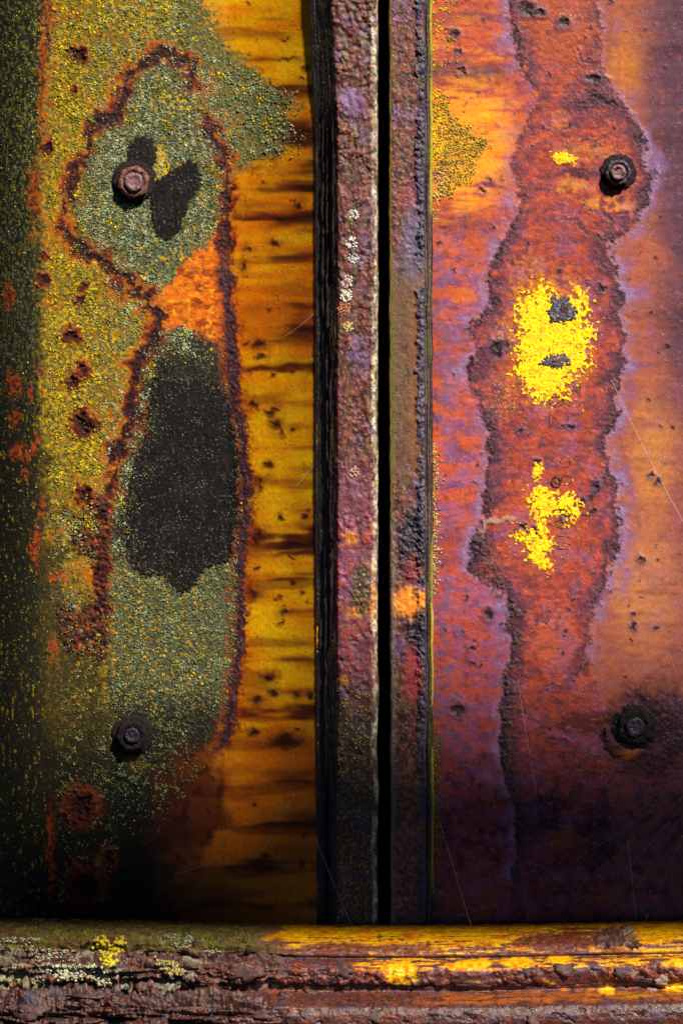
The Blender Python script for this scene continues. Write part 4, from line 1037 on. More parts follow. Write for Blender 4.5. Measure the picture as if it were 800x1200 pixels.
# line of the back edge is not quite level
lift = np.interp(U, [-60, 0, 200, 400, 560, 800, 860], [-5, -4, -1, 2, 2, -3, -4])
zz = (600 - V0) * S * (D + Y0 * 0.001) / D
A = np.concatenate([[0], np.cumsum(np.hypot(np.diff(py * 0.001), np.diff(zz[:, 0])))]) / S
A = np.meshgrid(uu, A)[1]
ty = np.gradient(Y0 * 0.001, axis=0); tz = np.gradient(zz, axis=0); tl = np.hypot(ty, tz) + 1e-9
ny = tz / tl; nz = -ty / tl            # outward: towards camera (-y) and up
V = V0
n1 = fbm(U / 8, A / 8, 4, 500); n2 = fbm(U / 24, A / 16, 4, 501); n3 = fbm(U / 3, A / 3, 3, 502); n4 = fbm(U / 70, A / 40, 3, 503)
hs = fbm(U / 60, A / 3.5, 4, 504); hs2 = fbm(U / 26, A / 5, 4, 505)
bark = sm(U + 60 * n4 + 10 * n1, 360, 220) * sm(V, 1096, 1112)
one = np.zeros(U.shape + (3,))
C = one + px((128, 72, 62))
C = mix(C, px((104, 84, 112)), sm(n2 + 0.3 * n1, 0.05, 0.55) * 0.6)
C = mix(C, px((178, 82, 40)), sm(hs2 + 0.4 * n4, 0.0, 0.5) * 0.8)
C = mix(C, px((72, 46, 42)), sm(n1 + 0.4 * hs2, 0.2, 0.6) * 0.8)
H = 0.25 * n1 + 0.12 * n3 + 0.35 * n2
R = 0.42 + 0.12 * n2
band = lambda a, b, s=3: sm(V, a - s, a + s) * sm(V, b + s, b - s)
rightm = sm(U + 40 * n4, 290, 335)
# top face paint
ytop = band(1070, 1117, 2) * rightm
worn = sm(hs + 0.45 * n1 + 0.35 * n4 + (1104 - V) * 0.022, -0.45, 0.0)
ycol = mix(one + px((252, 190, 2)), px((240, 120, 6)), sm(hs2 + 0.4 * hs, -0.2, 0.5) * 0.85)
ycol = mix(ycol, px((120, 46, 20)), sm(fbm(U / 5, A / 2.5, 4, 562, 0.6), 0.3, 0.6) * 0.7)
patchy = worn * sm(ell(U + 14 * n1 + 40 * n4, V + 3 * n2 + 9 * hs2 + 4 * n1, 668, 1106, 66, 17) + 0.35 * hs + 0.2 * n3, 0.7, 1.25) * (1 - 0.9 * sm(ell(U + 8 * n1, V + 3 * n1, 395, 1112, 45, 10), 1.2, 0.7)) * (1 - 0.8 * sm(ell(U + 8 * n1, V + 2 * n1, 470, 1111, 42, 6), 1.2, 0.7))
C = mix(C, px((156, 70, 40)), ytop * 0.7)
C = C * (1 - (ytop * patchy)[..., None]) + ycol * (ytop * patchy)[..., None]
C = mix(C, px((150, 56, 34)), ytop * sm(hs - 0.2, 0.2, 0.5) * sm(V, 1096, 1108) * 0.7)
# second bead: paint remains
y2 = band(1120, 1136, 3) * sm(U + 30 * n4, 405, 430) * sm(hs2 + n1 * 0.4 + 0.1, 0.0, 0.3)
y2 = y2 + sm(ell(U + 6 * n1, V + 4 * n1, 470, 1138, 22, 14), 1.2, 0.7)
for (cx, cy, rx, ry) in [(555, 1127, 22, 6), (605, 1126, 20, 6), (655, 1124, 16, 5), (640, 1152, 10, 3), (560, 1150, 12, 3), (710, 1162, 10, 5), (790, 1158, 16, 7), (790, 1132, 16, 5), (775, 1118, 30, 4), (770, 1096, 40, 6)]:
    y2 = y2 + sm(ell(U + 5 * n1, V + 2.5 * n1, cx, cy, rx, ry), 1.25, 0.7)
y2 = np.clip(y2, 0, 1)
y2c = mix(one + px((252, 192, 2)), px((236, 116, 10)), sm(n1 + 0.5 * hs2, 0.0, 0.5) * 0.85)
C = C * (1 - 0.95 * y2[..., None]) + y2c * 0.95 * y2[..., None]
H += 0.15 * y2
# rust nodules below the bead
nod = band(1134, 1154, 3) * sm(n4 + 0.3, -0.3, 0.2)
f_, idr = worley(U / 13, A / 12, 520)
dome = np.clip(1 - (f_ / 0.62) ** 2, 0, 1)
H += nod * (dome * (0.7 + 1.5 * idr) + 0.9 * n1 + 0.5 * n3) * (1 - 0.5 * y2)
C = mix(C, px((66, 46, 52)), nod * sm(dome, 0.3, 0.0) * 0.75)
C = mix(C, px((130, 58, 40)), nod * dome * sm(idr, 0.45, 0.6) * 0.8)
C = mix(C, px((226, 106, 40)), nod * sm(n3 + n1, 0.5, 0.9) * 0.8)
# dark torn crack above the lower bead
crk = np.exp(-((V + 2.5 * n1 - 1154) / 3.0) ** 2) * sm(hs2 + n4, -0.4, 0.1)
C = mix(C, px((34, 22, 22)), crk * 0.85); H -= 1.4 * crk
crk = np.exp(-((V + 1.0 * n1 - 1119.5) / 1.6) ** 2)
C = mix(C, px((50, 30, 28)), crk * 0.7)
# lower bead: orange lit line and plum face
C = mix(C, px((244, 130, 36)), band(1163, 1174, 3) * sm(U + 40 * n4, 470, 560) * sm(hs2, -0.5, 0.2) * 0.85)
C = mix(C, px((244, 140, 20)), band(1152, 1163, 3) * sm(U + 60 * n4, 500, 640) * sm(hs2 + 0.5 * n1, 0.1, 0.4) * 0.85)
C = mix(C, px((246, 180, 20)), band(1164, 1171, 2) * sm(U, 660, 760) * sm(hs, -0.1, 0.4) * 0.9)
pit = sm(fbm(U / 16, A / 10, 4, 530), 0.35, 0.55) * band(1182, 1240, 6)
C = mix(C, px((40, 26, 26)), pit * 0.85); H -= 0.9 * pit
# bark like scale on the left
terr = fbm(U / 55, A / 7, 5, 540) * 2.4 + 0.4 * n1
tq = np.floor(terr * 2.2) / 2.2 + 0.5 * (np.clip((terr * 2.2) % 1, 0.78, 1) - 0.78) / 0.22 / 2.2
H += bark * (3.0 * tq + 0.5 * n3 + 0.6 * n1)
gr = (terr * 2.2) % 1
C = mix(C, px((96, 62, 50)), bark * 0.6); C = mix(C, px((134, 78, 50)), bark * sm(hs2, 0.1, 0.5) * 0.6)
C = mix(C, px((38, 28, 26)), bark * (sm(gr, 0.24, 0.06)) * 0.9)
C = mix(C, px((78, 78, 96)), bark * sm(n2, 0.2, 0.6) * sm(V, 1160, 1175) * 0.7)
C = mix(C, px((206, 74, 44)), bark * sm(n1 + n3 * .6, 0.65, 0.9) * 0.85)
wl = bark * band(1105, 1165, 4) * sm(fbm(U / 30, A / 10, 3, 545) + n3 * 0.5 + (180 - U) / 500, 0.2, 0.6)
C = mix(C, px((176, 172, 134)), wl * 0.75)
# mossy top, left
mo = band(1070, 1116, 3) * sm(U + 50 * n4 + 12 * n1, 345, 270)
mcol = mix(one + px((124, 96, 44)), px((128, 122, 28)), sm(n1 + 0.5 * n2, -0.1, 0.4))
mcol = mix(mcol, px((110, 62, 42)), sm(n2 + 0.3 * n4, 0.15, 0.5) * 0.8)
mcol = mix(mcol, px((64, 44, 28)), sm(fbm(U / 14, A / 8, 4, 550), 0.15, 0.5) * 0.7)
C = C * (1 - mo[..., None]) + mcol * mo[..., None]
H += mo * (0.5 * n1 + 0.8 * n2 + 0.2); R = R + (0.85 - R) * mo; R = R + 0.14 * bark
C = mix(C, px((150, 156, 110)), mo * sm(ell(U + 6 * n1, V + 3 * n1, 205, 1103, 40, 9), 1.3, 0.5) * sm(n3 + n1, 0.2, 0.5) * 0.8)
# bare lump patch at right on top
brz = ytop * (1 - patchy)
C = mix(C, px((92, 48, 40)), brz * sm(fbm(U / 9, A / 4, 5, 563, 0.62), -0.05, 0.4) * 0.8)
C = mix(C, px((206, 120, 40)), brz * sm(fbm(U / 5, A / 2.6, 4, 564, 0.6), 0.32, 0.55) * 0.8)
H += brz * 0.35 * fbm(U / 7, A / 5, 4, 565, 0.6)
bp = sm(ell(U + 8 * n1, V + 3 * n2, 722, 1102, 26, 16), 1.2, 0.6)
C = mix(C, px((112, 76, 62)), bp * 0.8); H += bp * (1.2 + 1.4 * n1)
paintmask = np.clip(ytop * patchy + y2, 0, 1)
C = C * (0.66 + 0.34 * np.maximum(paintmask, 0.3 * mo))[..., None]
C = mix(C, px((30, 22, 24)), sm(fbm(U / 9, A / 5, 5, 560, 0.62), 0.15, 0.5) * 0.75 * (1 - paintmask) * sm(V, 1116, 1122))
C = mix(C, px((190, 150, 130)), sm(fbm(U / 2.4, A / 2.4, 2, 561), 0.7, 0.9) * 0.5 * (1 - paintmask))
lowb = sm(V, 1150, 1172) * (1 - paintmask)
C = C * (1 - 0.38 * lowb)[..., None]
R = np.clip(R - 0.08 - 0.08 * lowb - 0.10 * paintmask + 0.06 * n1, 0.2, 0.92)
Hm = H * 0.001
Yn = Y0 * 0.001 + ny * Hm
Zn = zz + nz * Hm
Xn = (U - 400) * S * (D + Y0 * 0.001) / D
Zn = Zn - lift * S
nr, nc = U.shape
rail = empty('steel_rail', (0, -0.03, -0.33))
tag(rail, 'thick rolled steel rail along the bottom, yellow paint right, barky rust and moss left', 'steel rail')
co = np.stack([Xn, Yn, Zn], -1).reshape(-1, 3)
idx = np.arange(nr * nc).reshape(nr, nc)
q = grid_faces(nr, nc)
close = np.stack([idx[-1, :-1], idx[0, :-1], idx[0, 1:], idx[-1, 1:]], -1)
ff = np.concatenate([q.ravel(), close.ravel(), idx[:, 0], idx[::-1, -1]])
lt = np.concatenate([np.full(len(q) + len(close), 4), [nr, nr]])
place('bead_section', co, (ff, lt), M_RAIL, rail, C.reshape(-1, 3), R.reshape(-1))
RAIL_X, RAIL_Y, RAIL_Z, RAIL_N = Xn, Yn, Zn, (ny, nz)
def rail_pt(u, v):
    j = int(np.clip((u + 60) / 1.2, 0, nc - 1))
    vis = np.where(np.arange(nr) >= 12, np.abs(V0[:, j] + lift[:, j] - v), 1e9)
    i = int(np.argmin(vis))
    return Vector((Xn[i, j], Yn[i, j], Zn[i, j])), Vector((0, ny[i, j], nz[i, j])).normalized()

# loose flakes of scale lying on the rail
def flake(u, v, ru, rv, tilt, mat, seed, thick=0.35):
    rr = random.Random(seed)
    p, n = rail_pt(u, v)
    n = (n + Vector((rr.uniform(-.3, .3), 0, tilt))).normalized()
    a_ = n.cross(Vector((0, 0.3, 1))).normalized()
    a_ = a_ if a_.x > 0 else -a_
    b_ = n.cross(a_)
    k = 19
    top = []; bot = []
    for i in range(k):
        an = 2 * math.pi * i / k
        r = rr.uniform(0.5, 1.15)
        q_ = p + a_ * (math.cos(an) * ru * S * r) + b_ * (math.sin(an) * rv * S * r)
        up = (0.15 + rr.uniform(-.25, .45)) * 0.001
        top.append(q_ + n * (thick * 0.001 + up)); bot.append(q_ + n * (up - 0.0007))
    ctr = p + n * (thick * 0.001 + 0.0005)
    mid = [ctr * 0.5 + t * 0.5 + n * rr.uniform(-.0004, .0006) for t in top]
    co = np.array([tuple(c) for c in [ctr] + mid + top + bot + [p]])
    ff = []; lt = []
    for i in range(k):
        j = (i + 1) % k
        ff += [0, 1 + i, 1 + j]; lt.append(3)
        ff += [1 + i, 1 + k + i, 1 + k + j, 1 + j]; lt.append(4)
        ff += [1 + k + i, 1 + 2 * k + i, 1 + 2 * k + j, 1 + k + j]; lt.append(4)
        ff += [1 + 2 * k + i, 1 + 3 * k, 1 + 2 * k + j]; lt.append(3)
    place('scale_flake', co, (np.array(ff), np.array(lt)), mat, rail, smooth=False)
FL = [(775, 1148, 11, 8, .3, M_FLAKEPALE), (752, 1150, 20, 5, .1, M_FLAKE), (762, 1160, 9, 6, .4, M_FLAKEPALE), (735, 1092, 8, 14, .2, M_FLAKEPALE), (742, 1108, 9, 6, .3, M_FLAKE), (715, 1104, 12, 8, 0, M_FLAKE), (730, 1140, 14, 7, .2, M_FLAKE), (660, 1136, 16, 8, .2, M_FLAKE), (620, 1140, 10, 6, .2, M_FLAKE), (556, 1153, 24, 4, .1, M_FLAKE), (595, 1154, 16, 4, .1, M_FLAKE), (312, 1157, 14, 9, .3, M_FLAKEPALE), (335, 1166, 9, 8, .3, M_FLAKE), (288, 1140, 24, 9, .2, M_FLAKE), (198, 1127, 26, 9, .3, M_FLAKE), (150, 1140, 22, 7, .2, M_FLAKE), (400, 1137, 16, 9, .2, M_FLAKE), (330, 1141, 12, 7, .2, M_FLAKE), (60, 1128, 22, 6, .2, M_FLAKE), (110, 1168, 30, 6, .2, M_FLAKE), (215, 1178, 26, 6, .2, M_FLAKE), (40, 1186, 20, 10, .2, M_FLAKE), (560, 1186, 8, 3, .1, M_FLAKEPALE), (300, 1190, 22, 6, .2, M_FLAKE), (440, 1192, 12, 7, .2, M_FLAKE), (625, 1196, 9, 7, .2, M_FLAKE), (180, 1158, 24, 5, .2, M_FLAKE), (365, 1162, 10, 6, .2, M_FLAKE), (245, 1150, 16, 6, .2, M_FLAKE)]
for k, f in enumerate(FL):
    flake(*f, 600 + k)

# ------------------------------------------------------------------ LICHEN
def granules(name, pts, rad, hgt, cols, label, cat, seed, parent=None, normal=None):
    """low domes; pts (n,3) on the surface"""
    rng = np.random.default_rng(seed)
    n = len(pts)
    K = 4
    an0 = rng.uniform(0, 6.28, n)
    rings = []
    for (rf, hf) in ((1.0, -0.3), (0.8, 0.72)):
        for k in range(K):
            an = an0 + 2 * np.pi * k / K
            r = rad * rf * rng.uniform(0.6, 1.38, n)
            rings.append(np.stack([pts[:, 0] + r * np.cos(an), pts[:, 1] - hgt * hf * rng.uniform(0.85, 1.15, n), pts[:, 2] + r * np.sin(an)], -1))
    rings.append(np.stack([pts[:, 0], pts[:, 1] - hgt, pts[:, 2]], -1))
    nv = 2 * K + 1
    co = np.stack(rings, 1).reshape(-1, 3)
    base = (np.arange(n) * nv)[:, None]
    quads = np.array([[k, (k + 1) % K, K + (k + 1) % K, K + k] for k in range(K)])
    tris = np.array([[K + k, K + (k + 1) % K, 2 * K] for k in range(K)])
    ff = np.concatenate([np.concatenate([(base + quads.ravel()), (base + tris.ravel())], 1)]).ravel()
    lt = np.tile(np.array([4] * K + [3] * K), n)
    cc = np.repeat(cols, nv, 0)
    o = place(name, co, (ff, lt), M_LICHEN, parent, cc, np.full(len(cc), 0.9), origin=None if parent else (0, 0, 0))
    tag(o, label, cat, None, 'stuff')
    return o

rng = np.random.default_rng(12)
step = 1.85
gu, gv = np.meshgrid(np.arange(-5, 375, step), np.arange(-15, 1085, step))
gu = (gu + rng.uniform(-1.2, 1.2, gu.shape)).ravel(); gv = (gv + rng.uniform(-1.2, 1.5, gv.shape)).ravel()
a1 = fbm(gu / 22, gv / 22, 4, 1); a2 = fbm(gu / 22, gv / 22, 4, 2)
b1 = fbm(gu / 7, gv / 7, 3, 702); b2 = fbm(gu / 30, gv / 30, 3, 703)
wu = gu + 5 * a1; wv = gv + 5 * a2
rA = np.minimum(np.minimum(dline(wu, wv, RIDGE_A), dline(wu, wv, RIDGE_B)), dline(wu, wv, RIDGE_C))
rD = dline(wu, wv, RIDGE_D)
blk = np.minimum.reduce([sdf(gu + 2 * b1, gv + 2 * b1, p) for p in BLACKS])
rgg = fbm(gu / 13, gv / 13, 5, 56, 0.65)
inup = sm(sdf(wu, wv, SCAB_UP) + 15 * rgg * sm(gv, 255, 285), 4, -4); inlow = sm(sdf(wu, wv, SCAB_LOW) + 10 * rgg, 4, -6)
cov = np.zeros(gu.shape); tone = np.zeros(gu.shape)       # tone 0 grey green .. 1 yellow green
# upper scab
c_ = inup * np.clip(0.84 + 0.5 * b1 - 0.9 * sm(gv, 268, 300) * sm(gu, 170, 200), 0, 1); c_ *= 1 - 0.75 * sm(ell(gu, gv, 205, 120, 36, 22), 1.3, 0.5) * sm(b1, -0.1, 0.2)
cov = np.maximum(cov, c_)
# top field
topf = sm(gv + 22 * a2, 205, 165) * sm(gu, 56, 66) * sm(gu + 25 * a1, np.interp(gv, [0, 60, 110, 190], [250, 262, 360, 372]), np.interp(gv, [0, 60, 110, 190], [190, 225, 320, 330]))
cov = np.maximum(cov, topf * np.clip(0.62 + 0.75 * b2 + 0.5 * b1 + 0.25 * sm(gu, 120, 240), 0, 1) * (1 - inup))
# left field
lf = sm(gu, 52, 64) * sm(gu - np.interp(gv, [150, 260, 330, 372, 420, 500, 600, 720], [95, 80, 160, 180, 155, 145, 125, 110]), 0, -10) * sm(gv, 100, 180) * sm(gv, 780, 560)
cov = np.maximum(cov, lf * np.clip(0.55 + 0.8 * b2 + 0.5 * b1, 0, 1))
# orange strip: a few
cov = np.maximum(cov, 0.75 * sm(ell(wu, wv, 205, 400, 26, 18), 1.3, 0.6)); cov = np.maximum(cov, 0.5 * sm(ell(wu, wv, 235, 415, 30, 16), 1.3, 0.6) * sm(b1, -0.1, 0.3))
cov = np.maximum(cov, 0.75 * sm(ell(wu, wv, 180, 325, 22, 10), 1.2, 0.6))
# lower scab: fringe and solid lower part
fr = inlow * sm(gu - np.interp(gv, [380, 430, 500, 560, 650], [235, 182, 172, 160, 152]) - 4 * b1, 8, -6)
cov = np.maximum(cov, fr * np.clip(0.72 + 0.6 * b1, 0, 1))
cov = np.maximum(cov, 0.55 * inlow * sm(rD + 4 * b1, 22, 8) * sm(gv, 440, 470) * sm(gv, 700, 600))
cov = np.maximum(cov, inlow * sm(gv, 640, 668) * sm(gv + 14 * a1, 850, 800) * np.clip(0.78 + 0.5 * b1, 0, 1) * (1 - 0.8 * sm(ell(wu, wv, 195, 690, 26, 10), 1.2, 0.5) * sm(b1, 0.0, 0.25)))
cov = np.maximum(cov, sm(ell(wu, wv, 165, 865, 75, 110), 1.15, 0.5) * np.clip(0.45 + 0.7 * b1 + 0.3 * b2, 0, 1))
cov = np.maximum(cov, sm(gu, 58, 75) * sm(gu, 150, 120) * sm(gv, 680, 740) * np.clip(0.16 + 0.9 * b1 + 0.5 * b2, 0, 0.85))
cov = np.maximum(cov, 0.8 * sm(ell(wu, wv, 85, 705, 20, 15), 1.2, 0.6)); cov = np.maximum(cov, 0.7 * sm(ell(wu, wv, 100, 775, 22, 30), 1.2, 0.5) * sm(b1, -0.3, 0.2))
# border flecks
bf = sm(gu, 60, 44)
cov = np.maximum(cov, bf * np.clip(0.0 + 0.30 * b1 + 0.2 * b2 + 0.12 * sm(gv, 300, 100), 0, 1))
# keep off ridges, nuts and the black coating
cov *= 1 - 0.85 * sm(rA + 16 * fbm(gu / 12, gv / 12, 4, 749, 0.62), 14, 3); cov *= 1 - 0.8 * sm(rD + 3 * b1, 7, 4) * sm(gv, 280, 330)
isb = blk < 1.5
cov = np.where(isb, np.where(b1 > 0.2, 0.15, 0.04) * (1 + 5 * sm(blk + 10 * b1, -26, -2) * sm(gv, 400, 450) * sm(gu, 225, 165) + 1.5 * sm(blk + 8 * b1, -12, -1)), cov)
cov = np.where(isb & (gv < 300), 0.035, cov)
for (cx, cy, r) in [(157, 213, 27), (155, 862, 23)]:
    cov = np.where(np.hypot(gu - cx, gv - cy) < r, 0.0, cov)
for (cx, cy, r) in CRATERS:
    cov *= 1 - sm(np.hypot(gu - cx, gv - cy) + 3 * b1, r * 1.25, r * 0.8) * 0.92
cov = cov * np.clip(1.1 + 1.5 * fbm(gu / 17, gv / 17, 5, 746, 0.62), 0.05, 1.4) ** (1 - 0.45 * inup)
keep = rng.uniform(0, 1, gu.shape) < cov
gu, gv, b1, b2, isb, cv = gu[keep], gv[keep], b1[keep], b2[keep], isb[keep], cov[keep]
n = len(gu)
ysurf = surf_left(gu, gv) - np.where(isb, 0.0004, 0.00045 * np.clip(0.3 + fbm(gu / 9, gv / 9, 4, 750, 0.6), 0, 1.2))
X, Yy, Z = P(gu, gv, ysurf)
rad = (0.72 + 1.25 * rng.uniform(0, 1, n) ** 3.0) * S * (0.66 + 0.45 * np.clip(cv, 0, 1)); rad = np.where(isb, rad * 0.5, rad)
hgt = (0.2 * rad + 0.00014) * rng.uniform(0.5, 1.5, n)
yel = sm(0.95 * b2 + 0.75 * b1 + 0.95 * sm(gu, 150, 75) * sm(gv, 620, 560) + 0.35 * sm(gv, 60, 10) * sm(gu, 260, 180) - 0.5 * sm(np.hypot(gu - 160, gv - 230), 110, 60) + rng.normal(0, 0.16, n), 0.3, 0.7)
cols = np.zeros((n, 3)) + px((138, 146, 108))
cols = mix(cols, px((176, 182, 140)), rng.uniform(0, 1, n) * 0.9)
cols = mix(cols, px((104, 118, 86)), sm(rng.uniform(0, 1, n) + 0.4 * b2, 0.45, 1.0) * 0.8)
cols = mix(cols, px((150, 128, 110)), sm(fbm(gu / 12, gv / 12, 3, 741), 0.3, 0.6) * 0.5 * sm(gv, 600, 700))
cols = mix(cols, px((150, 150, 40)), yel * 0.8)
bright = yel * sm(rng.uniform(0, 1, n) + 0.3 * b1, 0.45, 0.7) * (1 - sm(gv, 560, 700) * 0.5)
cols = mix(cols, px((250, 204, 6)), bright * 0.95)
cols = mix(cols, px((166, 172, 70)), sm(gu, 58, 40) * 0.7); cols = mix(cols, px((206, 168, 12)), sm(gu, 66, 40) * sm(gv, 560, 760) * 0.9)
cols = mix(cols, px((214, 212, 184)), (rng.uniform(0, 1, n) > 0.985) * 0.7)
cols = mix(cols, px((128, 134, 30)), sm(fbm(gu / 9, gv / 9, 3, 742) + rng.normal(0, .2, n), 0.15, 0.5) * 0.75)
cols = mix(cols, px((222, 160, 10)), sm(fbm(gu / 8, gv / 5, 3, 743), 0.32, 0.5) * sm(gv, 640, 680) * sm(gv, 860, 800) * 0.85)
cols = mix(cols, px((96, 48, 34)), (rng.uniform(0, 1, n) > 0.93) * 0.8)
lowz = sm(gv, 630, 680)
cols = mix(cols, px((88, 104, 62)), lowz * np.clip(0.6 + 0.5 * fbm(gu / 7, gv / 7, 3, 747), 0, 0.9))
cols = mix(cols, px((240, 178, 8)), lowz * sm(gv, 870, 800) * sm(fbm(gu / 6, gv / 4, 3, 748, 0.6), 0.32, 0.5) * sm(gu, 262, 235) * 0.9)
clump = fbm(gu / 5, gv / 5, 3, 744, 0.6); cl2 = fbm(gu / 16, gv / 16, 3, 745)
cols = mix(cols, px((172, 182, 140)), sm(0.6 * clump + 0.9 * cl2, 0.0, 0.4) * (1 - yel) * (0.7 - 0.5 * lowz))
cols *= (np.clip(0.80 + 0.4 * clump + 0.3 * cl2, 0.3, 1.2) * rng.uniform(0.85, 1.1, n))[:, None]
granules('crustose_lichen', np.stack([X, Yy, Z], -1), rad, hgt, cols, 'grey green and mustard crusty lichen granules covering the left plate', 'lichen', 20)

# olive and yellow lichen patch beside the right post, and flecks down its edge
gu, gv = np.meshgrid(np.arange(504, 600, 1.9), np.arange(-10, 1085, 1.9))
gu = (gu + rng.uniform(-1.1, 1.1, gu.shape)).ravel(); gv = (gv + rng.uniform(-1.1, 1.1, gv.shape)).ravel()
a1 = fbm(gu / 18, gv / 18, 4, 720); b1 = fbm(gu / 6, gv / 6, 3, 721)
d = sdf(gu + 14 * a1 + 5 * b1, gv + 12 * fbm(gu / 18, gv / 18, 4, 722) + 4 * b1, [(504, 108), (516, 106), (530, 122), (546, 142), (562, 158), (572, 172), (560, 190), (548, 205), (540, 222), (520, 232), (504, 236)])
cov = sm(d, 4, -6) * np.clip(0.95 + 0.4 * b1, 0, 1)
cov = np.maximum(cov, sm(gu + 9 * b1, np.interp(gv, [0, 70, 100], [560, 548, 515]), 512) * sm(gv, 105, 80) * sm(b1 + 0.4 * a1, 0.05, 0.35) * 0.9)
for va, vb, w in [(520, 690, 12), (640, 690, 10), (860, 1000, 16), (1040, 1080, 14), (240, 262, 10)]:
    cov = np.maximum(cov, sm(gu - 505 + 6 * b1, w, w * 0.3) * sm(gv, va - 10, va + 10) * sm(gv, vb + 10, vb - 10) * 0.65)
keep = rng.uniform(0, 1, gu.shape) < cov
gu, gv, b1, a1 = gu[keep], gv[keep], b1[keep], a1[keep]
n = len(gu)
X, Yy, Z = P(gu, gv, surf_right(gu, gv))
rad = rng.uniform(0.8, 1.7, n) * S; hgt = rad * rng.uniform(0.3, 0.8, n)
cols = np.zeros((n, 3)) + px((176, 154, 56))
cols = mix(cols, px((236, 206, 12)), sm(0.6 * sm(gu, 535, 506) + 0.8 * a1 + rng.normal(0, .25, n), 0.25, 0.6) * 0.95)
cols = mix(cols, px((186, 176, 130)), (sm(gv, 195, 205) * sm(gv, 240, 232) * sm(gu, 530, 515) + sm(gv, 500, 520) * sm(gv, 700, 690)) * 0.75 * rng.uniform(0.4, 1, n))
cols = mix(cols, px((76, 78, 40)), (rng.uniform(0, 1, n) > 0.72) * 0.8); cols = mix(cols, px((90, 96, 40)), sm(gv, 800, 850) * 0.7)
cols *= rng.uniform(0.75, 1.2, (n, 1))
granules('crustose_lichen', np.stack([X, Yy, Z], -1), rad, hgt, cols, 'olive and bright yellow lichen patch on the right plate beside the post', 'lichen', 21)

# crumbs of lichen low on the left post
gu, gv = np.meshgrid(np.arange(397, 434, 2.6), np.arange(780, 1085, 2.6))
gu = (gu + rng.uniform(-1.3, 1.3, gu.shape)).ravel(); gv = (gv + rng.uniform(-1.3, 1.3, gv.shape)).ravel()
b1 = fbm(gu / 9, gv / 12, 3, 731)
keep = rng.uniform(0, 1, gu.shape) < np.clip(0.22 + 0.9 * b1, 0.02, 0.8) * sm(gv, 790, 840)
gu, gv = gu[keep], gv[keep]; n = len(gu)
X, Yy, Z = P(gu, gv, surf_pl(gu, gv))
rad = rng.uniform(0.8, 1.7, n) * S
cols = np.zeros((n, 3)) + px((150, 140, 44)); cols = mix(cols, px((190, 184, 110)), rng.uniform(0, 1, n) * 0.8); cols = mix(cols, px((140, 100, 40)), (rng.uniform(0, 1, n) > 0.6) * 0.8)
granules('crustose_lichen', np.stack([X, Yy, Z], -1), rad, rad * 0.8, cols, 'olive yellow lichen crumbs on the foot of the left post', 'lichen', 22)

# white lichen spots on the left post, one by one
def rosette(name, centre, r, count, surf, col, label, cat, group, seed, spread=1.0, hfac=0.8):
    rr = np.random.default_rng(seed)
    t = rr.uniform(0, 1, count) ** 0.5 * r; an = rr.uniform(0, 6.28, count)
    u = centre[0] + t * np.cos(an) * spread; v = centre[1] + t * np.sin(an)
    X, Yy, Z = P(u, v, surf(u, v))
    pts = np.stack([X, Yy, Z], -1)
    rad = rr.uniform(0.9, 1.8, count) * S
    cols = np.zeros((count, 3)) + px(col); cols *= rr.uniform(0.75, 1.15, (count, 1))
    o = granules(name, pts, rad, rad * hfac, cols, None, None, seed)
    del o['kind']
    tag(o, label, cat, group)
    return o
WS = [(414, 252, 5, (226, 214, 196), 'topmost small white lichen spot on the left post'), (412, 285, 6, (226, 222, 206), 'white lichen spot below the topmost one on the left post'), (414, 303, 5, (216, 216, 206), 'middle white lichen spot on the left post, under the widest one'),
      (406, 330, 6, (216, 190, 176), 'pinkish white lichen spot on the left post'), (405, 346, 6, (224, 216, 196), 'lower white lichen spot on the left post beside its inner edge'), (403, 361, 6, (206, 130, 96), 'salmon coloured lichen spot on the left post'),
      (408, 383, 5, (206, 186, 110), 'cream lichen spot on the left post below the salmon one'), (415, 553, 5, (206, 160, 140), 'lone pinkish lichen spot half way down the left post')]
for k, (u, v, r, c, lb) in enumerate(WS):
    rosette('lichen_spot', (u, v), r * 1.25, int(20 + r * 5), surf_pl, c, lb, 'lichen', 'pale lichen spots on the left post', 800 + k)

# lobed lemon lichen and pale crust on the rail
def rail_lichen(name, blobs, count, col, col2, label, seed, rmin, rmax, hf=0.8):
    rr = random.Random(seed)
    pts = []; rad = []; cols = []
    bmv = []; ff = []; lt = []
    for _ in range(count):
        bx_, by_, brx, bry = rr.choice(blobs)
        a_ = rr.uniform(0, 6.28); t = rr.uniform(0, 1) ** 0.5
        p, nrm = rail_pt(bx_ + brx * t * math.cos(a_), by_ + bry * t * math.sin(a_))
        r = rr.uniform(rmin, rmax) * S
        c = px(col) * (1 - (w := rr.random())) + px(col2) * w
        c = c * rr.uniform(0.75, 1.15)
        ax = nrm.cross(Vector((0, 0.2, 1))).normalized(); ay = nrm.cross(ax)
        base = len(bmv); K = 7
        for (rf, hfq) in ((1.0, -0.2), (0.85, 0.6), (0.4, 0.95)):
            for k in range(K):
                an = 2 * math.pi * k / K + _
                q_ = p + (ax * math.cos(an) + ay * math.sin(an)) * r * rf * rr.uniform(0.75, 1.25) + nrm * (r * hf * hfq)
                bmv.append(tuple(q_)); cols.append(c)
        bmv.append(tuple(p + nrm * r * hf * 0.85)); cols.append(c * 0.85)
        for lv in range(2):
            for k in range(K):
                ff += [base + lv * K + k, base + lv * K + (k + 1) % K, base + (lv + 1) * K + (k + 1) % K, base + (lv + 1) * K + k]; lt.append(4)
        for k in range(K):
            ff += [base + 2 * K + k, base + 2 * K + (k + 1) % K, base + 3 * K]; lt.append(3)
    o = place(name, np.array(bmv), (np.array(ff), np.array(lt)), M_LICHEN, None, np.array(cols), np.full(len(bmv), 0.9), origin=(0, 0, 0))
    tag(o, label, 'lichen')
    return o
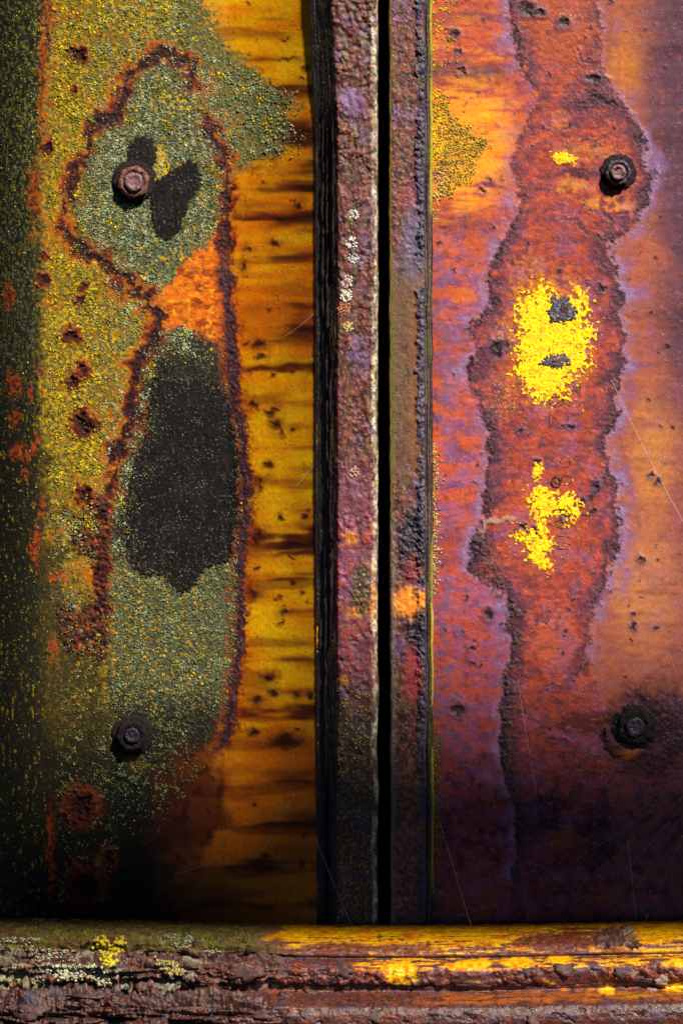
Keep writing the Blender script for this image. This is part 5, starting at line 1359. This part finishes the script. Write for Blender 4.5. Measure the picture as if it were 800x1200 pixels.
rail_lichen('lichen_rosette', [(122, 1112, 12, 10), (127, 1122, 14, 9), (118, 1103, 8, 6), (130, 1128, 9, 5)], 300, (206, 176, 24), (226, 206, 70), 'lobed lemon yellow lichen rosette on the barky left of the rail', 901, 0.9, 2.4, 1.1)
rail_lichen('lichen_rosette', [(142, 1106, 8, 6), (140, 1112, 5, 4)], 90, (206, 176, 24), (226, 206, 70), 'small yellow lichen lobe just right of the lemon rosette', 902, 0.9, 2.2, 1.1)
rail_lichen('lichen_crust', [(95, 1140, 34, 9), (118, 1150, 16, 7), (75, 1138, 20, 6)], 800, (170, 170, 120), (206, 204, 176), 'pale grey green lichen crust below the lemon rosette', 903, 0.7, 1.7, 0.6)
rail_lichen('lichen_crust', [(55, 1118, 36, 6), (20, 1104, 28, 4), (70, 1124, 26, 5)], 420, (166, 164, 112), (200, 198, 170), 'broken pale lichen streaks left of the lemon rosette', 904, 0.6, 1.5, 0.6)
rail_lichen('lichen_crust', [(25, 1145, 30, 5), (10, 1150, 14, 4)], 260, (140, 140, 70), (190, 188, 140), 'olive lichen band at the left end of the rail', 905, 0.6, 1.5, 0.6)
rail_lichen('lichen_crust', [(196, 1130, 14, 8), (208, 1138, 9, 5)], 220, (170, 168, 120), (206, 180, 60), 'pale lichen on a raised scale flake in the rail', 906, 0.6, 1.5, 0.6)
rail_lichen('lichen_crust', [(75, 1076, 20, 2), (110, 1075, 30, 2), (150, 1078, 24, 2), (50, 1078, 12, 2)], 420, (170, 176, 90), (206, 206, 150), 'thin pale lichen line along the back edge of the mossy rail top', 907, 0.5, 1.3, 0.7)
rail_lichen('lichen_crust', [(205, 1098, 10, 4), (222, 1102, 8, 3), (215, 1107, 12, 3), (252, 1114, 12, 2)], 160, (160, 166, 130), (190, 194, 170), 'grey lichen dabs on the mossy rail top before the yellow paint', 908, 0.5, 1.3, 0.6)
# moss cushions along the back edge of the rail
def moss(blobs, count, label, seed):
    rr = random.Random(seed)
    bmv = []; ff = []; lt = []; cols = []
    for i in range(count):
        bx_, by_, brx, bry = rr.choice(blobs)
        p, nrm = rail_pt(bx_ + brx * rr.uniform(-1, 1), by_ + bry * rr.uniform(-1, 1))
        L = rr.uniform(0.8, 1.9) * S * 1.2; w = rr.uniform(0.5, 1.0) * S
        d_ = (nrm + Vector((rr.uniform(-.9, .9), rr.uniform(-.6, .6), rr.uniform(0, .8)))).normalized()
        ax = d_.cross(Vector((0.3, 1, 0.1))).normalized(); ay = d_.cross(ax)
        c = px((96, 104, 22)) * rr.uniform(0.4, 1.3) if rr.random() < 0.75 else px((150, 156, 60)) * rr.uniform(0.7, 1.2)
        b = len(bmv)
        for k in range(3):
            an = 2.09 * k
            bmv.append(tuple(p + (ax * math.cos(an) + ay * math.sin(an)) * w)); cols.append(c)
        bmv.append(tuple(p + d_ * L)); cols.append(np.clip(c * 1.25, 0, 1))
        for k in range(3):
            ff += [b + k, b + (k + 1) % 3, b + 3]; lt.append(3)
    o = place('moss', np.array(bmv), (np.array(ff), np.array(lt)), M_LICHEN, None, np.array(cols), np.full(len(bmv), 0.9), origin=(0, 0, 0))
    tag(o, label, 'moss', None, 'stuff')
moss([(110, 1078, 60, 4), (60, 1082, 60, 5), (195, 1080, 25, 3), (235, 1096, 60, 10), (250, 1100, 50, 8), (80, 1095, 50, 8)], 2200, 'short green moss on the top left of the rail', 910)

# ------------------------------------------------------------------ COBWEB THREADS
def thread(p0, p1, y0, y1, r, label, sag=2.0, name='spider_thread'):
    n = 14
    ctr = []
    for i in range(n + 1):
        t = i / n
        s_ = sag * 4 * t * (1 - t)
        ctr.append(Vector(P(p0[0] * (1 - t) + p1[0] * t, p0[1] * (1 - t) + p1[1] * t + s_, (y0 * (1 - t) + y1 * t))))
    o = tube(name, ctr, [r] * (n + 1), M_WEB, None, 5, origin=(0, 0, 0))
    tag(o, label, 'spider thread', 'loose spider threads')
    return o
T = 0.00008
thread((716, 445), (806, 622), 0.004, -0.02, T * 0.9, 'long spider thread slanting across the right edge at mid height', 5.0)
thread((516, 965), (552, 1085), -0.004, -0.02, T * 1.2, 'spider thread from the right post down to the yellow rail')
thread((368, 978), (412, 1084), 0.01, -0.008, T * 1.2, 'spider thread in the dark foot of the slot side, left of the posts')
thread((606, 795), (628, 930), 0.0, -0.004, T * 0.9, 'upright spider thread left of the lower right nut')
thread((204, 1024), (262, 1002), 0.030, 0.026, T * 0.9, 'spider thread over brown rust near the bottom of the left plate', 3)
thread((332, 395), (374, 362), 0.018, 0.012, T * 0.7, 'fine spider thread on the yellow strip above its middle')
thread((345, 572), (378, 530), 0.018, 0.012, T * 0.7, 'fine spider thread on the yellow strip beside the post at mid height')
thread((308, 996), (345, 930), 0.018, 0.012, T * 0.7, 'fine spider thread on the dark lower yellow strip')
thread((735, 985), (745, 1075), -0.004, -0.01, T * 0.8, 'short upright spider thread above the right end of the rail')
# orb web spanning the lower right corner
web = empty('cobweb', (0.19, -0.02, -0.2))
tag(web, 'torn orb cobweb stretched over the lower right corner', 'cobweb')
hub = (832, 905)
rw = random.Random(3)
spokes = []
for k in range(20):
    an = math.radians(100 + 165 * k / 19 + rw.uniform(-2, 2))
    L = rw.uniform(175, 215) if k % 3 else rw.uniform(120, 160)
    spokes.append((an, L))
def wp(an, r):
    return Vector(P(hub[0] + r * math.cos(an), hub[1] - r * math.sin(an) * 0.95, -0.012 - 0.00006 * r))
for (an, L) in spokes:
    ctr = [wp(an, 12 + (L - 12) * i / 8) for i in range(9)]
    tube('radial_thread', ctr, [0.00003] * 9, M_WEB, web, 4)
for k in range(30):
    r = 34 + k * 4.8
    run = []
    for i, (an, L) in enumerate(spokes):
        if r < L and rw.random() > 0.10:
            run.append(wp(an, r + rw.uniform(-1, 1) + i * 0.2))
        else:
            if len(run) > 2: tube('spiral_thread', run, [0.000018] * len(run), M_WEB, web, 3)
            run = []
    if len(run) > 2: tube('spiral_thread', run, [0.000018] * len(run), M_WEB, web, 3)

# ------------------------------------------------------------------ unseen board added above the frame to shade the foot of the plates
def sun_blocker():
    def ray(z, d):
        return Vector((0, 0, z)) + SUN_DIR * (d / -SUN_DIR.y)
    lo = ray(-0.280, 0.48); hi = ray(-0.108, 0.78)
    n = 40
    bm = bmesh.new()
    for side in (0, 0.012):
        pass
    d = (hi - lo); d.x = 0
    L = d.length; d.normalize()
    nrm = Vector((0, d.z, -d.y))
    bmesh.ops.create_cube(bm, size=1.0)
    bmesh.ops.scale(bm, vec=(2.6, 0.012, L), verts=bm.verts)
    bmesh.ops.bevel(bm, geom=bm.edges[:], offset=0.003, segments=2, affect='EDGES')
    rot = Matrix((Vector((1, 0, 0)), nrm * -1, d)).transposed().to_4x4()
    bmesh.ops.transform(bm, matrix=rot, verts=bm.verts)
    me = bpy.data.meshes.new('sun_blocker'); bm.to_mesh(me); bm.free(); me.materials.append(M_BLOCKER)
    o = link(bpy.data.objects.new('sun_blocker', me))
    o.location = ((lo.x + hi.x) / 2, (lo.y + hi.y) / 2, (lo.z + hi.z) / 2)
    tag(o, 'unseen dark brown board added in front of and above the plates to block the sun', 'hatch')
sun_blocker()
